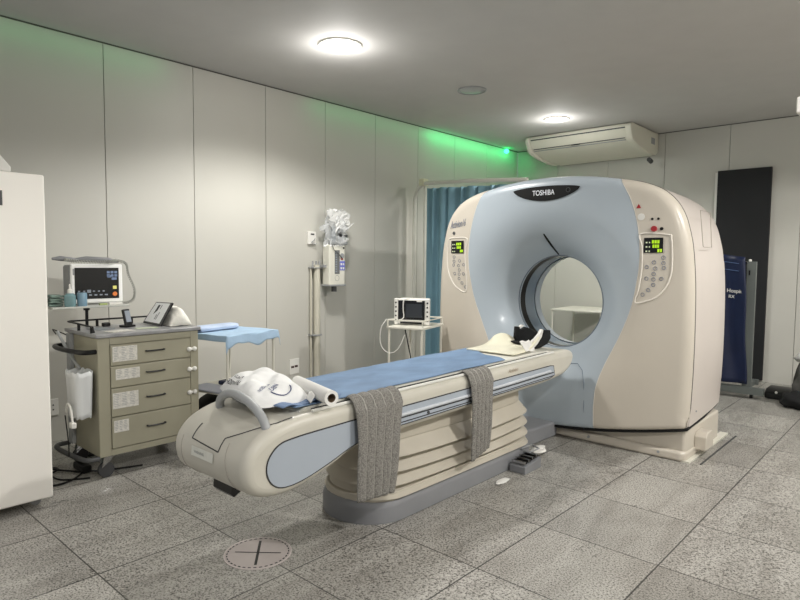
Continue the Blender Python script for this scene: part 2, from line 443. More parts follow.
# shell behind
def shell(y0, y1, sc0, sc1, ring=None): pass
secs = [(YFR+.10, .992), (YFR+.106, .985), (YFR+.118, .985), (YFR+.124, .998), (4.8, 1.0), (5.2, 1.0), (5.42, .992), (5.50, .975), (5.545, .945), (5.56, .90)]
def shl(u, v):
    x, z = loop[int(round(u*len(loop))) % len(loop)]; y, s = secs[int(round(v*(len(secs)-1)))]
    # towards the back the top falls slightly
    k = max(0, (y-4.62)/.94); z2 = 1.05+(z-1.05)*s - (.035*k if z > 1.5 else 0)
    if z < .5: z2 = z*1.0+(.06*k)
    return (XC+x*s, y, z2)
obj('body_shell', MB().grid(shl, len(loop), len(secs), True), SIDEB, g, ang=50)
# back cover ring with flare
def back(u, v):
    x, z = loop[int(round(u*len(loop))) % len(loop)]; s = .90; k = 1
    z2 = 1.05+(z-1.05)*s-(.035 if z > 1.5 else 0)
    if z < .5: z2 = z+.06
    px, pz = x*s, z2; a = math.atan2(pz-ZB, px); qx, qz = (RB)*math.cos(a), ZB+(RB)*math.sin(a)
    t = v; X = qx+(px-qx)*t; Z = qz+(pz-qz)*t; r = math.hypot(X, Z-ZB); w = max(0, min(1, (r-RB)/.45))
    return (XC+X, 5.56-.40*(1-w)**2.2, Z)
obj('back_cover', MB().grid(back, len(loop), 16, True), BLUE, g, ang=60)
# dark gap line under the front covers
for sc_k in (0,):
    obj('shell_seam', MB().tube([(XC+x*.9995, YFR+.112, 1.05+(z-1.05)*.9995) for x, z in loop if z > .35], .0045, 5, closed=False), mat('seam_mid', '#6f6a66', .7), g)
obj('lower_gap', MB().tube([(XC+x, fy(x, zbot(x)+.03)+.02, zbot(x)-.008) for x in [-1.1+2.24*k/60 for k in range(61)]]+[(XC+1.135, 4.7, .25), (XC+1.135, 5.0, .265), (XC+1.12, 5.4, .30)], .012, 6), BLACKM, g)
# bore: inner tube rings
def ring(name, y0, y1, r0, r1, m, thick=.0):
    obj(name, MB().lathe([(r0, y0), (r1, y1)], (XC, 0, ZB), 72, 'y'), m, g)
ring('bore_lip', YFR+.279, 4.80, RB, RB-.004, BLUE)
ring('bore_window', 4.80, 4.885, RB-.003, RB-.003, BLACK)
ring('bore_liner', 4.885, 5.05, RB-.004, RB-.006, GLAZE)
ring('bore_ring', 5.05, 5.165, RB-.012, RB, RINGL)
obj('bore_edge', MB().tube([(XC+RB*math.cos(a), YFR+.281, ZB+RB*math.sin(a)) for a in [2*PI*k/72 for k in range(72)]], .006, 6, closed=True), mat('edge_dark', '#78818c', .4), g)
# laser slot above the bore
sl = obj('laser_slot', MB().tube([GP(-.062+.055*t, ZB+.575-.17*t, -.002) for t in [k/6 for k in range(7)]], [.006, .009, .010, .010, .009, .008, .006], 6), BLACK, g)
# badge
def bad(u, v):
    x = -.305+.61*u; w = math.sin(PI*u)**.62*1.0
    zc = 2.048-.004*math.sin(PI*u)
    ztop = zc+.030*w; zlo = zc-.092*w
    z = zlo+(ztop-zlo)*v
    return GP(x, z, -.006)
bg = obj('brand_badge', MB().grid(bad, 41, 9), BLACK, g, ang=60, label='black lens-shaped name badge')
def wrap(mb, dy=-.008):
    mb.v = [(x, fy(x-XC, z)+dy, z) for x, y, z in mb.v]; return mb
tx = wrap(text_mb('TOSHIBA', .060, (XC-.015, YFR, 2.0), (1, 0, 0), (0, 0, 1), align='CENTER', sx=.82), -.011)
obj('brand_lettering', tx, mat('badge_letter', '#d8dade', .4, emit='#d8dade', estr=.15), bg, smooth=False)
obj('badge_ring', MB().tube([GP(.205+.017*math.cos(a), 2.028+.017*math.sin(a), -.010) for a in [2*PI*k/20 for k in range(20)]], .0025, 5, closed=True), DGREY, bg)
# script lettering on the left side cover
tx = wrap(text_mb('Activion16', .095, (XC-1.0, YFR, 1.755), (1, 0, .12), (0, 0, 1), shear=.4, sx=.44), -.003)
obj('model_lettering', tx, INKG, g, smooth=False)
def disc_on(x, z, r, dy=-.004, n=14, th=.004):
    y = fy(x, z)+dy
    return MB().cyl((XC+x, y, z), (XC+x, y+th+.003, z), r, n)
obj('status_lamp', disc_on(-.955, 1.712, .016), DGREY, g)
# control panels
def control(sgn):
    if sgn > 0:
        # outline of the moulded area
        pts = [(.785, 1.665), (.975, 1.655), (1.00, 1.62), (1.01, 1.42), (.985, 1.30), (.92, 1.21), (.85, 1.172), (.755, 1.152), (.78, 1.26), (.80, 1.42), (.797, 1.57)]
        sx0, sx1, sz0, sz1 = .81, .945, 1.525, 1.635
    else:
        pts = [(-.80, 1.66), (-.985, 1.665), (-1.02, 1.63), (-1.035, 1.48), (-1.02, 1.36), (-.975, 1.27), (-.91, 1.205), (-.81, 1.17), (-.80, 1.3), (-.815, 1.45), (-.812, 1.57)]
        sx0, sx1, sz0, sz1 = -.985, -.835, 1.525, 1.64
    o = obj('control_panel', MB().tube([GP(x, z, -.001) for x, z in smoothloop(pts, 5)], .0055, 6, closed=True), mat('panel_trim', '#e2dcd2', .4), g, label='outlined control panel')
    def scr(x0, x1, z0, z1, dy):
        return MB().grid(lambda u, v: GP(x0+(x1-x0)*u, z0+(z1-z0)*v, dy), 6, 6)
    obj('display', scr(sx0, sx1, sz0, sz1, -.005), BLACK, o, label='black display with green digits')
    w = sx1-sx0
    d = MB()
    for r, (wd, ox) in enumerate([(.42, .42), (.36, .46), (.26, .72)]):
        zz = sz1-.018-.032*r
        n = 3 if r < 2 else 2
        for k in range(n):
            x0 = sx0+w*(ox+wd*k/n); q = scr(x0, x0+w*wd/n*.82, zz-.024, zz, -.007); d.add(q.v, q.f)
    obj('digits', d, LCD, o)
    for r in range(3):
        for xx, ww in ((.10, .09), (.27, .06)):
            q = scr(sx0+w*xx, sx0+w*(xx+ww), sz1-.040-.032*r, sz1-.030-.032*r, -.007)
            obj('indicator_light', q, mat('led_white', '#c8d0b0', .5, emit='#c8d0b0', estr=.3), o)
    # keys
    cx = .905 if sgn > 0 else -.905
    for dx, z in [(.045, 1.49), (-.02, 1.455), (.045, 1.45), (-.07, 1.42), (-.01, 1.41), (.05, 1.415), (-.02, 1.37), (-.07, 1.335), (-.02, 1.33), (.035, 1.335), (-.02, 1.29), (-.055, 1.25), (-.095, 1.215)]:
        x = cx+(dx if sgn > 0 else -dx)
        obj('key', MB().tube([GP(x+.013*math.cos(a), z+.013*math.sin(a), -.002) for a in [2*PI*k/12 for k in range(12)]], .0022, 4, closed=True), INKG, o)
control(1); control(-1)
m_ = MB(); m_.add([GP(.745, 1.855, -.003), GP(.78, 1.855, -.003), GP(.7625, 1.887, -.003)], [(0, 1, 2)])
obj('warning_mark', m_, RED, g, smooth=False)
obj('intercom_grille', disc_on(.782, 1.79, .026), WHITE, g)
for x in (.862, .905): obj('socket', disc_on(x, 1.772, .009), BLACK, g)
obj('stop_button', disc_on(.878, 1.70, .021, -.012, th=.01), RED, g)
obj('key_switch', disc_on(.93, 1.699, .012, -.006), BLACK, g)
# small access panel on the right flank
xs_ = XC+1.16
obj('flank_panel', MB().tube([(xs_-.012, 4.66, 1.83), (xs_-.010, 4.90, 1.83), (xs_+.0, 4.93, 1.57), (xs_+.0, 4.72, 1.57)], .003, 5, closed=True), mat('seam_soft', '#a9a198', .6), g)
for z in (.8,): obj('screw', MB().cyl((xs_-.004, 4.72, .36), (xs_+.003, 4.72, .36), .007, 8), GREY, g)
# lower blue service cover seam
pts = [GP(-.3, .66, -.002), GP(-.05, .60, -.002), GP(.15, .605, -.002), GP(.27, .62, -.002), GP(.33, .58, -.002), GP(.37, .48, -.002), GP(.385, .3, -.002), GP(.385, .12, -.002)]
obj('service_seam', MB().tube(pts, .003, 5), mat('seam_blue', '#6d7886', .6), g)
# plinth
pl = MB().prism([(XC-1.12, 4.64), (XC+1.12, 4.60), (XC+1.13, 4.63), (XC+1.13, 5.45), (XC+1.08, 5.5), (XC-1.08, 5.5), (XC-1.12, 5.45)], 'z', 0, .235)
obj('plinth', pl, BEIGE, g, bevel=.02, seg=3)
obj('plinth_step', MB().prism([(XC-1.13, 4.60), (XC+1.11, 4.565), (XC+1.14, 4.60), (XC+1.14, 5.0), (XC+1.10, 5.02), (XC-1.13, 5.02)], 'z', 0, .075), BEIGE, g, bevel=.025, seg=4)
for x in (.4, .95): obj('plinth_bolt', MB().cyl((XC+x, 4.56, .045), (XC+x, 4.59, .045), .010, 8), GREY, g)
obj('levelling_foot', MB().prism([(4.80, .05), (4.80, .15), (4.84, .185), (4.95, .185), (4.99, .15), (4.99, .05)], 'x', XC+1.13, XC+1.215), BEIGE, g, bevel=.008)
obj('floor_rail', MB().box(XC+1.105, XC+1.165, 4.58, 5.62, 0, .012), ENAMEL, g)
r2_ = obj('floor_cover_strip', MB().box(XC+1.225, XC+1.237, 4.62, 5.60, 0, .004), DGREY); tag(r2_, 'thin grey metal strip on the floor beside the gantry plinth', 'floor strip')

# ------------------------------------------------------------------ patient couch
CX0, CX1 = -2.79, -2.16
t = thing('patient_couch', 'long cream scanner couch with ribbed bellows base in front of the gantry', 'scanner couch', (-2.475, 3.0, 0))
prof = smoothloop([(1.85, .735), (1.70, .730), (1.57, .705), (1.47, .655), (1.415, .58), (1.415, .49), (1.46, .425), (1.55, .392), (1.66, .388), (1.78, .408), (1.92, .448), (2.05, .495), (2.2, .52)], 5, False)
prof += smoothloop([(2.5, .524), (3.2, .535), (3.9, .547), (4.22, .566), (4.34, .592), (4.42, .64), (4.45, .70), (4.43, .748), (4.36, .762), (4.2, .762)], 4, False)
prof += [(4.0, .758), (3.2, .745), (2.5, .738)]
body = MB().prism(prof, 'x', CX0, CX1)
bo = obj('couch_body', body, CREAM, t, smooth=True, ang=30)
b = bo.modifiers.new('b', 'BEVEL'); b.width = .05; b.segments = 6; b.limit_method = 'ANGLE'; b.angle_limit = math.radians(50)
# drum shell at the near end, slightly proud
# blue side insets
panel = smoothloop([(2.10, .652), (1.82, .646), (1.68, .643), (1.59, .63), (1.535, .585), (1.518, .53), (1.535, .475), (1.58, .437), (1.65, .427), (1.75, .440), (1.89, .478), (2.06, .535)], 5)
panel = [p for p in panel]
def inset(name, lp, m, x=CX1, d=.004):
    obj(name, MB().prism(lp, 'x', x, x+d), m, t, smooth=False)
long_lo = [(2.06, .535), (2.2, .552), (3.2, .566), (4.25, .582)]
lp = [p for p in panel if p[0] <= 2.06 or p[1] > .5]
left = smoothloop([(2.10, .655), (1.82, .648), (1.68, .643), (1.59, .63), (1.535, .585), (1.518, .53), (1.535, .475), (1.58, .437), (1.65, .427), (1.75, .440), (1.89, .478), (2.06, .530), (2.30, .556)], 5, False)
full = left+[(4.05, .585), (4.12, .60), (4.10, .672), (4.05, .678), (3.2, .668)]
inset('side_panel', full, PALEBL)
inset('side_panel', full, PALEBL, CX0-.004)
obj('panel_seam', MB().tube([(CX1+.002, y, z) for y, z in full], .0035, 5, closed=True), SEAMLN, t)
obj('side_rib', MB().tube([(CX1+.005, 2.12, .612), (CX1+.005, 3.2, .622), (CX1+.005, 4.05, .638)], .010, 8), mat('rib_silver', '#c9cdd3', .3), t)
obj('rib_groove', MB().tube([(CX1+.005, 2.12, .596), (CX1+.005, 3.2, .606), (CX1+.005, 4.10, .622)], .0035, 6), SEAMLN, t)
obj('rib_groove', MB().tube([(CX1+.005, 2.12, .570), (CX1+.005, 3.2, .582), (CX1+.005, 4.10, .598)], .003, 6), SEAMLN, t)
tx = text_mb('Activion', .036, (CX1+.003, 3.47, .700), (0, 1, .01), (0, 0, 1), shear=.3)
obj('couch_lettering', tx, mat('ink_tan', '#a08f7d', .6), t, smooth=False)
for y in (2.62, 3.02): obj('screw', MB().cyl((CX1+.003, y, .60-.012), (CX1+.012, y, .60-.012), .008, 10), DGREY, t)
# end seam lines on the drum (follow its surface)
def drum(x, s):   # s 0..1 along the end profile from the top back to the bottom
    P = prof[:61]; i = s*(len(P)-1); k = int(i); f = i-k; a = P[k]; c = P[min(k+1, len(P)-1)]
    return Vector((x, a[0]+(c[0]-a[0])*f, a[1]+(c[1]-a[1])*f))
def onprof(x, z, lo=True):
    for i in range(45):
        (y0, z0), (y1, z1) = prof[i], prof[i+1]
        if z1 <= z <= z0 and z0 > z1:
            f = (z0-z)/(z0-z1); y = y0+(y1-y0)*f; n_ = Vector((0, -(z0-z1), (y0-y1))).normalized()
            return Vector((x, y, z))+n_*.001
    return Vector((x, prof[0][0], prof[0][1]))
def online(pts, r, m, name):
    out = []
    for (x0, z0), (x1, z1) in zip(pts, pts[1:]):
        for k in range(6):
            f = k/6; out.append(onprof(x0+(x1-x0)*f, z0+(z1-z0)*f))
    out.append(onprof(*pts[-1])); obj(name, MB().tube(out, r, 5), m, t)
online([(-2.62, .66), (-2.62, .60), (-2.38, .585), (-2.38, .64), (-2.30, .672), (-2.26, .69), (-2.20, .715), (-2.19, .728)], .0028, SEAMLN, 'end_seam')
online([(-2.70, .60), (-2.70, .44), (-2.62, .42)], .0018, mat('seam_soft', '#a9a198', .6), 'end_seam')
online([(-2.33, .63), (-2.30, .50), (-2.28, .42)], .0018, mat('seam_soft', '#a9a198', .6), 'end_seam')
def lab(u, v):
    p = onprof(-2.60+.19*u, .528+.045*v); return (p.x, p.y-.004, .528+.045*v)
obj('rating_label', MB().grid(lab, 2, 2), mat('label_pale', '#dcdcd2', .5, var=.04, vscale=40), t, label='pale rectangular label', smooth=False)
obj('label_lettering', text_mb('WARNING', .018, (-2.57, 1.402, .546), (1, 0, 0), (0, 0, 1)), GREY, t, smooth=False)
# latch under the drum
obj('release_latch', MB().prism([(1.53, .335), (1.545, .318), (1.68, .385), (1.68, .40), (1.535, .40)], 'x', -2.62, -2.46), BLACK, t)
# grab handle
hp = smoothloop([(-2.66, 1.60, .70), (-2.65, 1.59, .745), (-2.58, 1.575, .79), (-2.47, 1.565, .812), (-2.34, 1.56, .79), (-2.25, 1.56, .74), (-2.215, 1.56, .69)], 5, False)
obj('grab_handle', MB().tube(hp, .021, 12), mat('handle_grey', '#a5a7a8', .4), t, label='grey arched grab handle')
# sliding table top (pallet)
obj('table_top', MB().prism([(1.75, .737), (1.78, .752), (4.08, .776), (4.15, .774), (4.15, .765), (1.75, .730)], 'x', -2.72, -2.225), mat('tabletop_white', '#dedcd2', .35), t, bevel=.004)
obj('edge_gap', MB().prism([(1.82, .70), (1.82, .741), (4.1, .766), (4.1, .72)], 'x', -2.224, -2.200), BLACKM, t)
obj('edge_rail', MB().tube([(-2.190, 1.80, .737), (-2.190, 3.0, .748), (-2.190, 4.15, .765)], .009, 8), mat('rail_white', '#dddcd6', .35), t)
obj('edge_rail', MB().tube([(-2.750, 1.80, .737), (-2.750, 3.0, .748), (-2.750, 4.15, .765)], .009, 8), mat('rail_white', '#dddcd6', .35), t)
# bellows
def stad(y0, y1, hw, u):                      # point on stadium outline
    L1 = (y1-y0)-2*hw*.9; 
    per = 2*L1+2*PI*hw; s = u*per
    ca, cb = y0+hw*.9, y1-hw*.9
    if s < L1: return (hw, ca+s)
    s -= L1
    if s < PI*hw: a = s/hw; return (hw*math.cos(a), cb+hw*.9*math.sin(a))
    s -= PI*hw
    if s < L1: return (-hw, cb-s)
    s -= L1; a = s/hw; return (-hw*math.cos(a), ca-hw*.9*math.sin(a))
nr = 4
def bel(u, v):
    z = .125+(.525-.125)*v
    k = v/.80*nr; f = k-math.floor(k)
    w = (f/.13) if f < .13 else (1-f)/.87         # sawtooth folds, each lapping over the one below
    if v > .80: w = .1
    d = .02*(1-v)
    hw = .208+.060*w+d; x, y = stad(2.26, 3.95, .26, u)
    sc = hw/.26
    cy = 3.10; x = x*sc; y = cy+(y-cy)*(1+(.045*w-.02+d)/.95)
    if y < 2.5: y += .03*v
    z -= .038*max(0, 1-((y-3.1)/.9)**2)*math.sin(PI*v)**.8
    return (-2.475+x, y, z)
obj('bellows', MB().grid(bel, 72, 76, True), BELL, t, ang=50, label='beige ribbed bellows skirt')
for z_, m_ in ((.155, BELL),):
    obj('bellows_band', MB().prism([(-2.475+x*1.0, y) for x, y in [stad(2.22, 3.99, .262, k/72) for k in range(72)]], 'z', .11, .165), m_, t, bevel=.01)
def pli(u, v):
    p = [(1.0, 0), (1.0, .085), (.985, .105), (.93, .125), (.80, .128)][int(round(v*4))]
    x, y = stad(2.20, 4.03, .285, u); return (-2.475+x*p[0]*.97, 3.11+(y-3.11)*(1+(p[0]-1)*.3), p[1])
obj('couch_plinth', MB().grid(pli, 72, 5, True), GREYPL, t, ang=40, label='grey couch plinth')
# grey duct from the couch plinth to the gantry plinth
dct = obj('floor_duct', MB().prism([(-2.66, 4.035), (-2.42, 4.035), (-2.36, 4.2), (-2.35, 4.56), (-2.72, 4.56), (-2.70, 4.3)], 'z', 0, .13), GREYPL, bevel=.02, seg=3)
tag(dct, 'low grey cable duct joining the couch plinth to the gantry plinth', 'cable duct')

# blue sheet on the couch
def sheet(u, v):
    y = 1.72+(3.78-1.72)*u; x0, x1 = -2.725, -2.215
    yy = y-(.27*v*max(0, (u-.8)/.2)) + (0.02*math.sin(v*9) if u > .97 else 0)
    x = x0+(x1-x0)*v
    z = .7555+.0105*(yy-1.78)+.0035+.006*abs(noise.noise(Vector((x*7+yy*2, yy*3.2, 0))))
    z += .014*math.exp(-((yy-(2.95+.8*(x+2.5)))/.03)**2)*max(0, 1-abs(x+2.5)/.2)
    z += .012*math.exp(-((yy-(3.25+.5*(x+2.5)))/.025)**2)*max(0, 1-abs(x+2.55)/.16)+.008*math.exp(-((yy-(2.3+1.1*(x+2.5)))/.03)**2)*max(0, 1-abs(x+2.5)/.2)
    z += .010*math.exp(-((yy-(2.55-.5*(x+2.5)))/.03)**2)*max(0, 1-abs(x+2.45)/.2)
    return (x, yy, z)
s = obj('couch_sheet', MB().grid(sheet, 110, 30), SHEET, solid=.002); tag(s, 'creased blue disposable sheet spread along the scanner couch', 'sheet')
def upad(u, v):
    x = -2.50+.27*u; y = 1.66+.36*v
    return (x, y, .768+.012*abs(noise.noise(Vector((x*14, y*12, 3))))+.006*math.sin(v*14))
s = obj('folded_underpad', MB().grid(upad, 24, 24), SHEETD, solid=.004); tag(s, 'crumpled darker blue pad beneath the white bag at the couch end', 'pad')

# head holder
t2 = thing('head_holder', 'cream head rest with black side pads at the gantry end of the couch', 'head rest', (-2.47, 3.95, .775))
def cradle(u, v):
    y = 3.70+.60*u
    hw = .205-.02*u if u < .6 else .193-.10*(u-.6)/.4
    lift = .085*math.exp(-((u-.70)/.22)**2)
    a = (v-.5)*2
    return (-2.47+a*hw, y, .786+lift*abs(a)**2.6+.006*u)
obj('cradle', MB().grid(cradle, 24, 21), mat('cradle_cream', '#e6e2cc', .4), t2, solid=.010)
def sc_(poly, k): return [(y*k, 1.4495-(1.4495-z)*k) for y, z in poly]
lp_ = sc_([(4.283, .92), (4.335, .915), (4.352, .885), (4.43, .905), (4.52, .885), (4.62, .84), (4.665, .79), (4.66, .76), (4.45, .752), (4.32, .772), (4.272, .83)], .975)
obj('side_pad', MB().prism(lp_, 'x', -2.555, -2.53), BLACKM, t2, bevel=.006, label='black foam side pad')
rp_ = [(4.241, .917), (4.337, .909), (4.345, .845), (4.29, .800), (4.19, .782), (4.09, .782), (4.15, .812), (4.215, .862)]
obj('side_pad', MB().prism(rp_, 'x', -2.345, -2.315), BLACKM, t2, bevel=.006, label='black foam side pad')
obj('pad_shell', MB().prism([(4.221, .925), (4.243, .918), (4.218, .862), (4.152, .812), (4.09, .782), (3.96, .782), (4.03, .825), (4.13, .862), (4.19, .895)], 'x', -2.35, -2.325), WHITE, t2, bevel=.004)
obj('pad_shell', MB().prism(sc_([(4.30, .922), (4.335, .917), (4.35, .89), (4.44, .912), (4.40, .925), (4.36, .905)], .975), 'x', -2.565, -2.55), WHITE, t2)
obj('rest_pad', MB().grid(lambda u, v: (-2.545+.19*v, 4.12+.17*u, .806+.012*abs(2*v-1)), 6, 6), BLACKM, t2, solid=.010)
obj('support_arm', MB().box(-2.50, -2.44, 4.22, 4.40, .772, .786), GREY, t2, bevel=.004)
fl = MB().grid(lambda u, v: (-2.31+.045*u, 3.86+.13*v+.02*u, .862-.075*u+.006*math.sin(v*7)), 8, 8)
s = obj('white_strap', fl, PAPER, solid=.003); tag(s, 'short white strap folded over the side of the head holder', 'strap')

# ribbed grey straps over the couch side
def strap(name, y0, y1, zb0, zb1, drift, label, hems, ytop):
    n = 7
    path = [(-2.205, .760), (-2.195, .764), (-2.180, .761), (-2.162, .752), (-2.146, .73), (-2.135, .70)]
    def f(u, v):
        y = y0+(y1-y0)*u
        L = .385+.0; tot = v
        zb = zb0+(zb1-zb0)*u
        rib = .012*abs(math.sin(u*PI*5))**.6
        if v < .22:
            k = v/.22*(len(path)-1); i = min(int(k), len(path)-2); q = k-i
            x = path[i][0]+(path[i+1][0]-path[i][0])*q; z = path[i][1]+(path[i+1][1]-path[i][1])*q
            return (x, y, z+rib*.8)
        w = (v-.22)/.78
        z = .70+(zb-.70)*w
        yy = y+drift*w*(u)+ .006*math.sin(w*6+u*3)
        x = -2.133+rib+.01*math.sin(w*3.0)+.012*w
        return (x, yy, z)
    o = obj('body_strap', MB().grid(f, 81, 50), QUILT, solid=.006)
    for k in range(1, 5):
        obj('rib_piping', MB().tube([Vector(f(k/5, j/40))+Vector((.004, 0, .004 if j < 9 else 0)) for j in range(41)], .0035, 5), mat('piping_grey', '#b3b0a9', .9), o)
    tag(o, label, 'strap', 'grey quilted body straps draped over the couch')
    return o
strap('a', 2.03, 2.375, .245, .225, -.08, 'wide quilted grey body strap hanging over the couch side nearer the white bag', 0, 0)
strap('b', 3.0, 3.245, .215, .27, -.06, 'narrow quilted grey body strap hanging over the couch side nearer the gantry', 0, 0)

# white bag (pillow) and paper roll
def bag(u, v):
    a, b_ = u*2-1, v*2-1
    e = (1-abs(a)**3.2)*(1-abs(b_)**3.2); 
    x = -2.475+.235*a*(1-.08*b_*b_); y = 1.74+.17*b_*(1-.1*a*a)
    th = .088*max(0, e)**.6*(1-.30*a)
    n_ = noise.noise(Vector((x*9, y*9, 1)))*.026*e+noise.noise(Vector((x*24, y*14, 5)))*.014*e-.012*e*abs(math.sin((x*.8+y)*22))**6
    return x, y, th, n_
def bag_top(u, v):
    x, y, th, n_ = bag(u, v); return (x, y, .782+th+n_)
def bag_bot(u, v):
    x, y, th, n_ = bag(u, v); return (x, y, .782-th*.12-.004)
mb = MB().grid(bag_top, 40, 40); q = MB().grid(bag_bot, 40, 40); mb.add(q.v, q.f)
rotb = Matrix.Translation((-2.515, 1.765, .772)) @ Matrix.Rotation(math.radians(-10), 4, 'Z') @ Matrix.Rotation(math.radians(3), 4, 'Y') @ Matrix.Translation((2.475, -1.74, -.78))
mb.xf(rotb)
tb = thing('white_bag', 'crumpled white cloth bag with blue print at the couch end', 'bag', (-2.475, 1.74, .80))
obj('cloth', mb, PILLOW, tb, ang=80)
def bag_text(txt, size, x, y, rot, m, sx=1.):
    c, s_ = math.cos(rot), math.sin(rot)
    w = text_mb(txt, size, (x, y, 0), (c, s_, 0), (-s_, c, 0), sx=sx)
    vs = []
    for (X, Y, Z) in w.v:
        u = ((X+2.475)/.235+1)/2; v = ((Y-1.74)/.17+1)/2; u = min(1, max(0, u)); v = min(1, max(0, v))
        _, _, th, n_ = bag(u, v); vs.append((X, Y, .782+th+n_+.004))
    w.v = vs; w.xf(rotb); obj('print', w, m, tb, smooth=False)
bag_text('CIEN', .036, -2.315, 1.70, 2.3, INK)
bag_text('RADIOLOGIA', .020, -2.335, 1.645, 2.3, INK)
ringpts = []
for k in range(11):
    a_ = math.radians(-60+150*k/10); X, Y = -2.345+.062*math.cos(a_), 1.745+.062*math.sin(a_)
    u = ((X+2.475)/.235+1)/2; v = ((Y-1.74)/.17+1)/2; _, _, th, n_ = bag(u, v); ringpts.append(Vector((X, Y, .782+th+n_+.003)))
obj('print_arc', MB().tube([rotb @ p for p in ringpts], .0028, 4), INK, tb)
bag_text('HOSPITAL', .03, -2.62, 1.585, .1, INKD)
bag_text('CLINICA', .022, -2.60, 1.625, .1, INKD)
tr = thing('paper_roll', 'white paper roll lying on the couch sheet beside the white bag', 'paper roll', (-2.24, 1.92, .80))
ra, rb_ = Vector((-2.30, 2.05, .835)), Vector((-2.135, 1.90, .832))
ra = Vector((-2.50, 1.955, .806)); rb_ = Vector((-2.115, 1.855, .802))
obj('roll', MB().tube([ra, rb_], .036, 20, cap=False), PAPER, tr)
dr = (rb_-ra).normalized()
obj('roll_end', MB().lathe([(.036, 0), (.022, .0), (.020, -.05), (.0205, -.38)], (0, 0, 0), 20, 'x').xf(Matrix.Translation(rb_) @ dr.to_track_quat('X', 'Z').to_matrix().to_4x4()), CARD, tr)
obj('roll_face', MB().lathe([(.0365, .001), (.021, .001)], (0, 0, 0), 20, 'x').xf(Matrix.Translation(rb_) @ dr.to_track_quat('X', 'Z').to_matrix().to_4x4()), PAPER, tr)
obj('loose_flap', MB().grid(lambda u, v: (-2.27+.06*u, 1.85-.03*v-.012*u, .81-.034*v+.006*math.sin(u*5)), 6, 6), PAPER, tr, solid=.001)

# foot switch box and scraps on the floor by the couch
t = thing('foot_switch_box', 'small grey open box of black pedals on the floor by the couch plinth', 'foot switch', (-2.14, 3.65, 0))
fm = Matrix.Translation((-2.13, 3.81, 0))
obj('tray', MB().prism([(3.55, 0), (3.55, .05), (3.77, .075), (3.77, 0)], 'x', -2.185, -2.06), GREYPL, t, bevel=.004)
for k in range(4):
    y = 3.575+.048*k; obj('pedal', MB().box(-2.172, -2.075, y, y+.030, .06+.006*k, .078+.006*k), BLACK, t, bevel=.003)
for k, y in enumerate((3.56, 3.61, 3.66, 3.71)): obj('divider', MB().box(-2.175, -2.07, y+.002, y+.010, .065+.006*k, .083+.006*k), CHROME, t)
obj('frame', MB().tube([(-2.19, 3.72, .115), (-2.19, 3.86, .115), (-2.13, 3.86, .10), (-2.13, 3.72, .10)], .006, 6, closed=True), GREY, t)
def crumple(name, c, sx, sy, sz, label, seed, m=PAPER):
    rnd = random.Random(seed); mb = MB().sphere((0, 0, 0), 1, 12)
    mb.v = [(c[0]+x*sx*(1+.5*noise.noise(Vector((x*2, y*2, z*2+seed)))), c[1]+y*sy*(1+.5*noise.noise(Vector((x*2+5, y*2, z*2+seed)))), c[2]+sz+z*sz*(1+.3*noise.noise(Vector((x*3, y*2+9, z*2+seed))))) for x, y, z in mb.v]
    mn = min(v[2] for v in mb.v); mb.v = [(a, b, z-mn+.001+c[2]) for a, b, z in mb.v]
    o = obj(name, mb, m, ang=25); tag(o, label, 'paper scrap'); return o
crumple('crumpled_paper', (-2.22, 4.02, 0), .045, .075, .032, 'crumpled white paper on the floor beside the foot switch box', 3)
crumple('paper_scrap', (-2.10, 3.33, 0), .03, .07, .008, 'flat white scrap of paper on the floor next to the couch plinth', 5)

# round floor marker
tm = thing('floor_marker', 'round grey floor sticker with a black cross below the couch end', 'floor sticker', (-2.455, 1.674, 0))
obj('disc', MB().lathe([(.001, .0025), (.163, .0025), (.165, 0)], (-2.455, 1.674, 0), 48), STICK, tm)
obj('rim', MB().lathe([(.160, .003), (.1615, .0035), (.165, .003)], (-2.455, 1.674, 0), 48), mat('stick_edge', '#c9c0bc', .5), tm)
d = MB()
for k in range(36):
    a = 2*PI*k/36; d.obox((-2.455+.149*math.cos(a), 1.674+.149*math.sin(a), .0032), .006, .014, .0008, Matrix.Rotation(a, 3, 'Z'))
obj('dashed_ring', d, INKD, tm, smooth=False)
d = MB(); a = math.radians(42)
ctr = Vector((-2.455, 1.674, .0034))
def barm(p, q, w):
    p = Vector(p+(.0034,)); q = Vector(q+(.0034,)); n_ = (q-p).normalized(); s_ = Vector((-n_.y, n_.x, 0))*w/2
    d.add([p+s_, q+s_, q-s_, p-s_], [(0, 1, 2, 3)])
barm((-2.455-.086, 1.674-.075), (-2.455+.086, 1.674+.075), .008); barm((-2.455-.095, 1.674+.080), (-2.455+.095, 1.674-.080), .013)
obj('cross_mark', d, BLACK, tm, smooth=False)

# ------------------------------------------------------------------ white tall cabinet at the left
t = thing('tall_white_cabinet', 'tall plain white refrigerator-like cabinet at the left edge of the view', 'cabinet', (-4.15, .75, 0))
obj('cabinet_body', MB().box(-4.5, -3.84, .25, 1.185, .062, 1.915), FRIDGE, t, bevel=.012, seg=3)
obj('cabinet_door', MB().box(-3.835, -3.80, .25, 1.188, .056, 1.915), FRIDGE, t, bevel=.012, seg=3)
obj('door_badge', MB().box(-3.80, -3.797, .93, .978, 1.73, 1.81), DGREY, t)
for (x, y) in ((-3.9, 1.12), (-4.42, 1.12), (-3.9, .33), (-4.42, .33)):
    obj('caster', MB().cyl((x-.012, y, .031), (x+.012, y, .031), .030, 14), GREY, t)
wb = obj('white_box', MB().prism([(.86, 1.916), (.86, 2.06), (.93, 2.07), (.985, 2.0), (1.03, 1.945), (1.03, 1.916)], 'x', -4.15, -3.82), WHITE, bevel=.008)
tag(wb, 'white slanted plastic housing standing on the tall white cabinet', 'box')

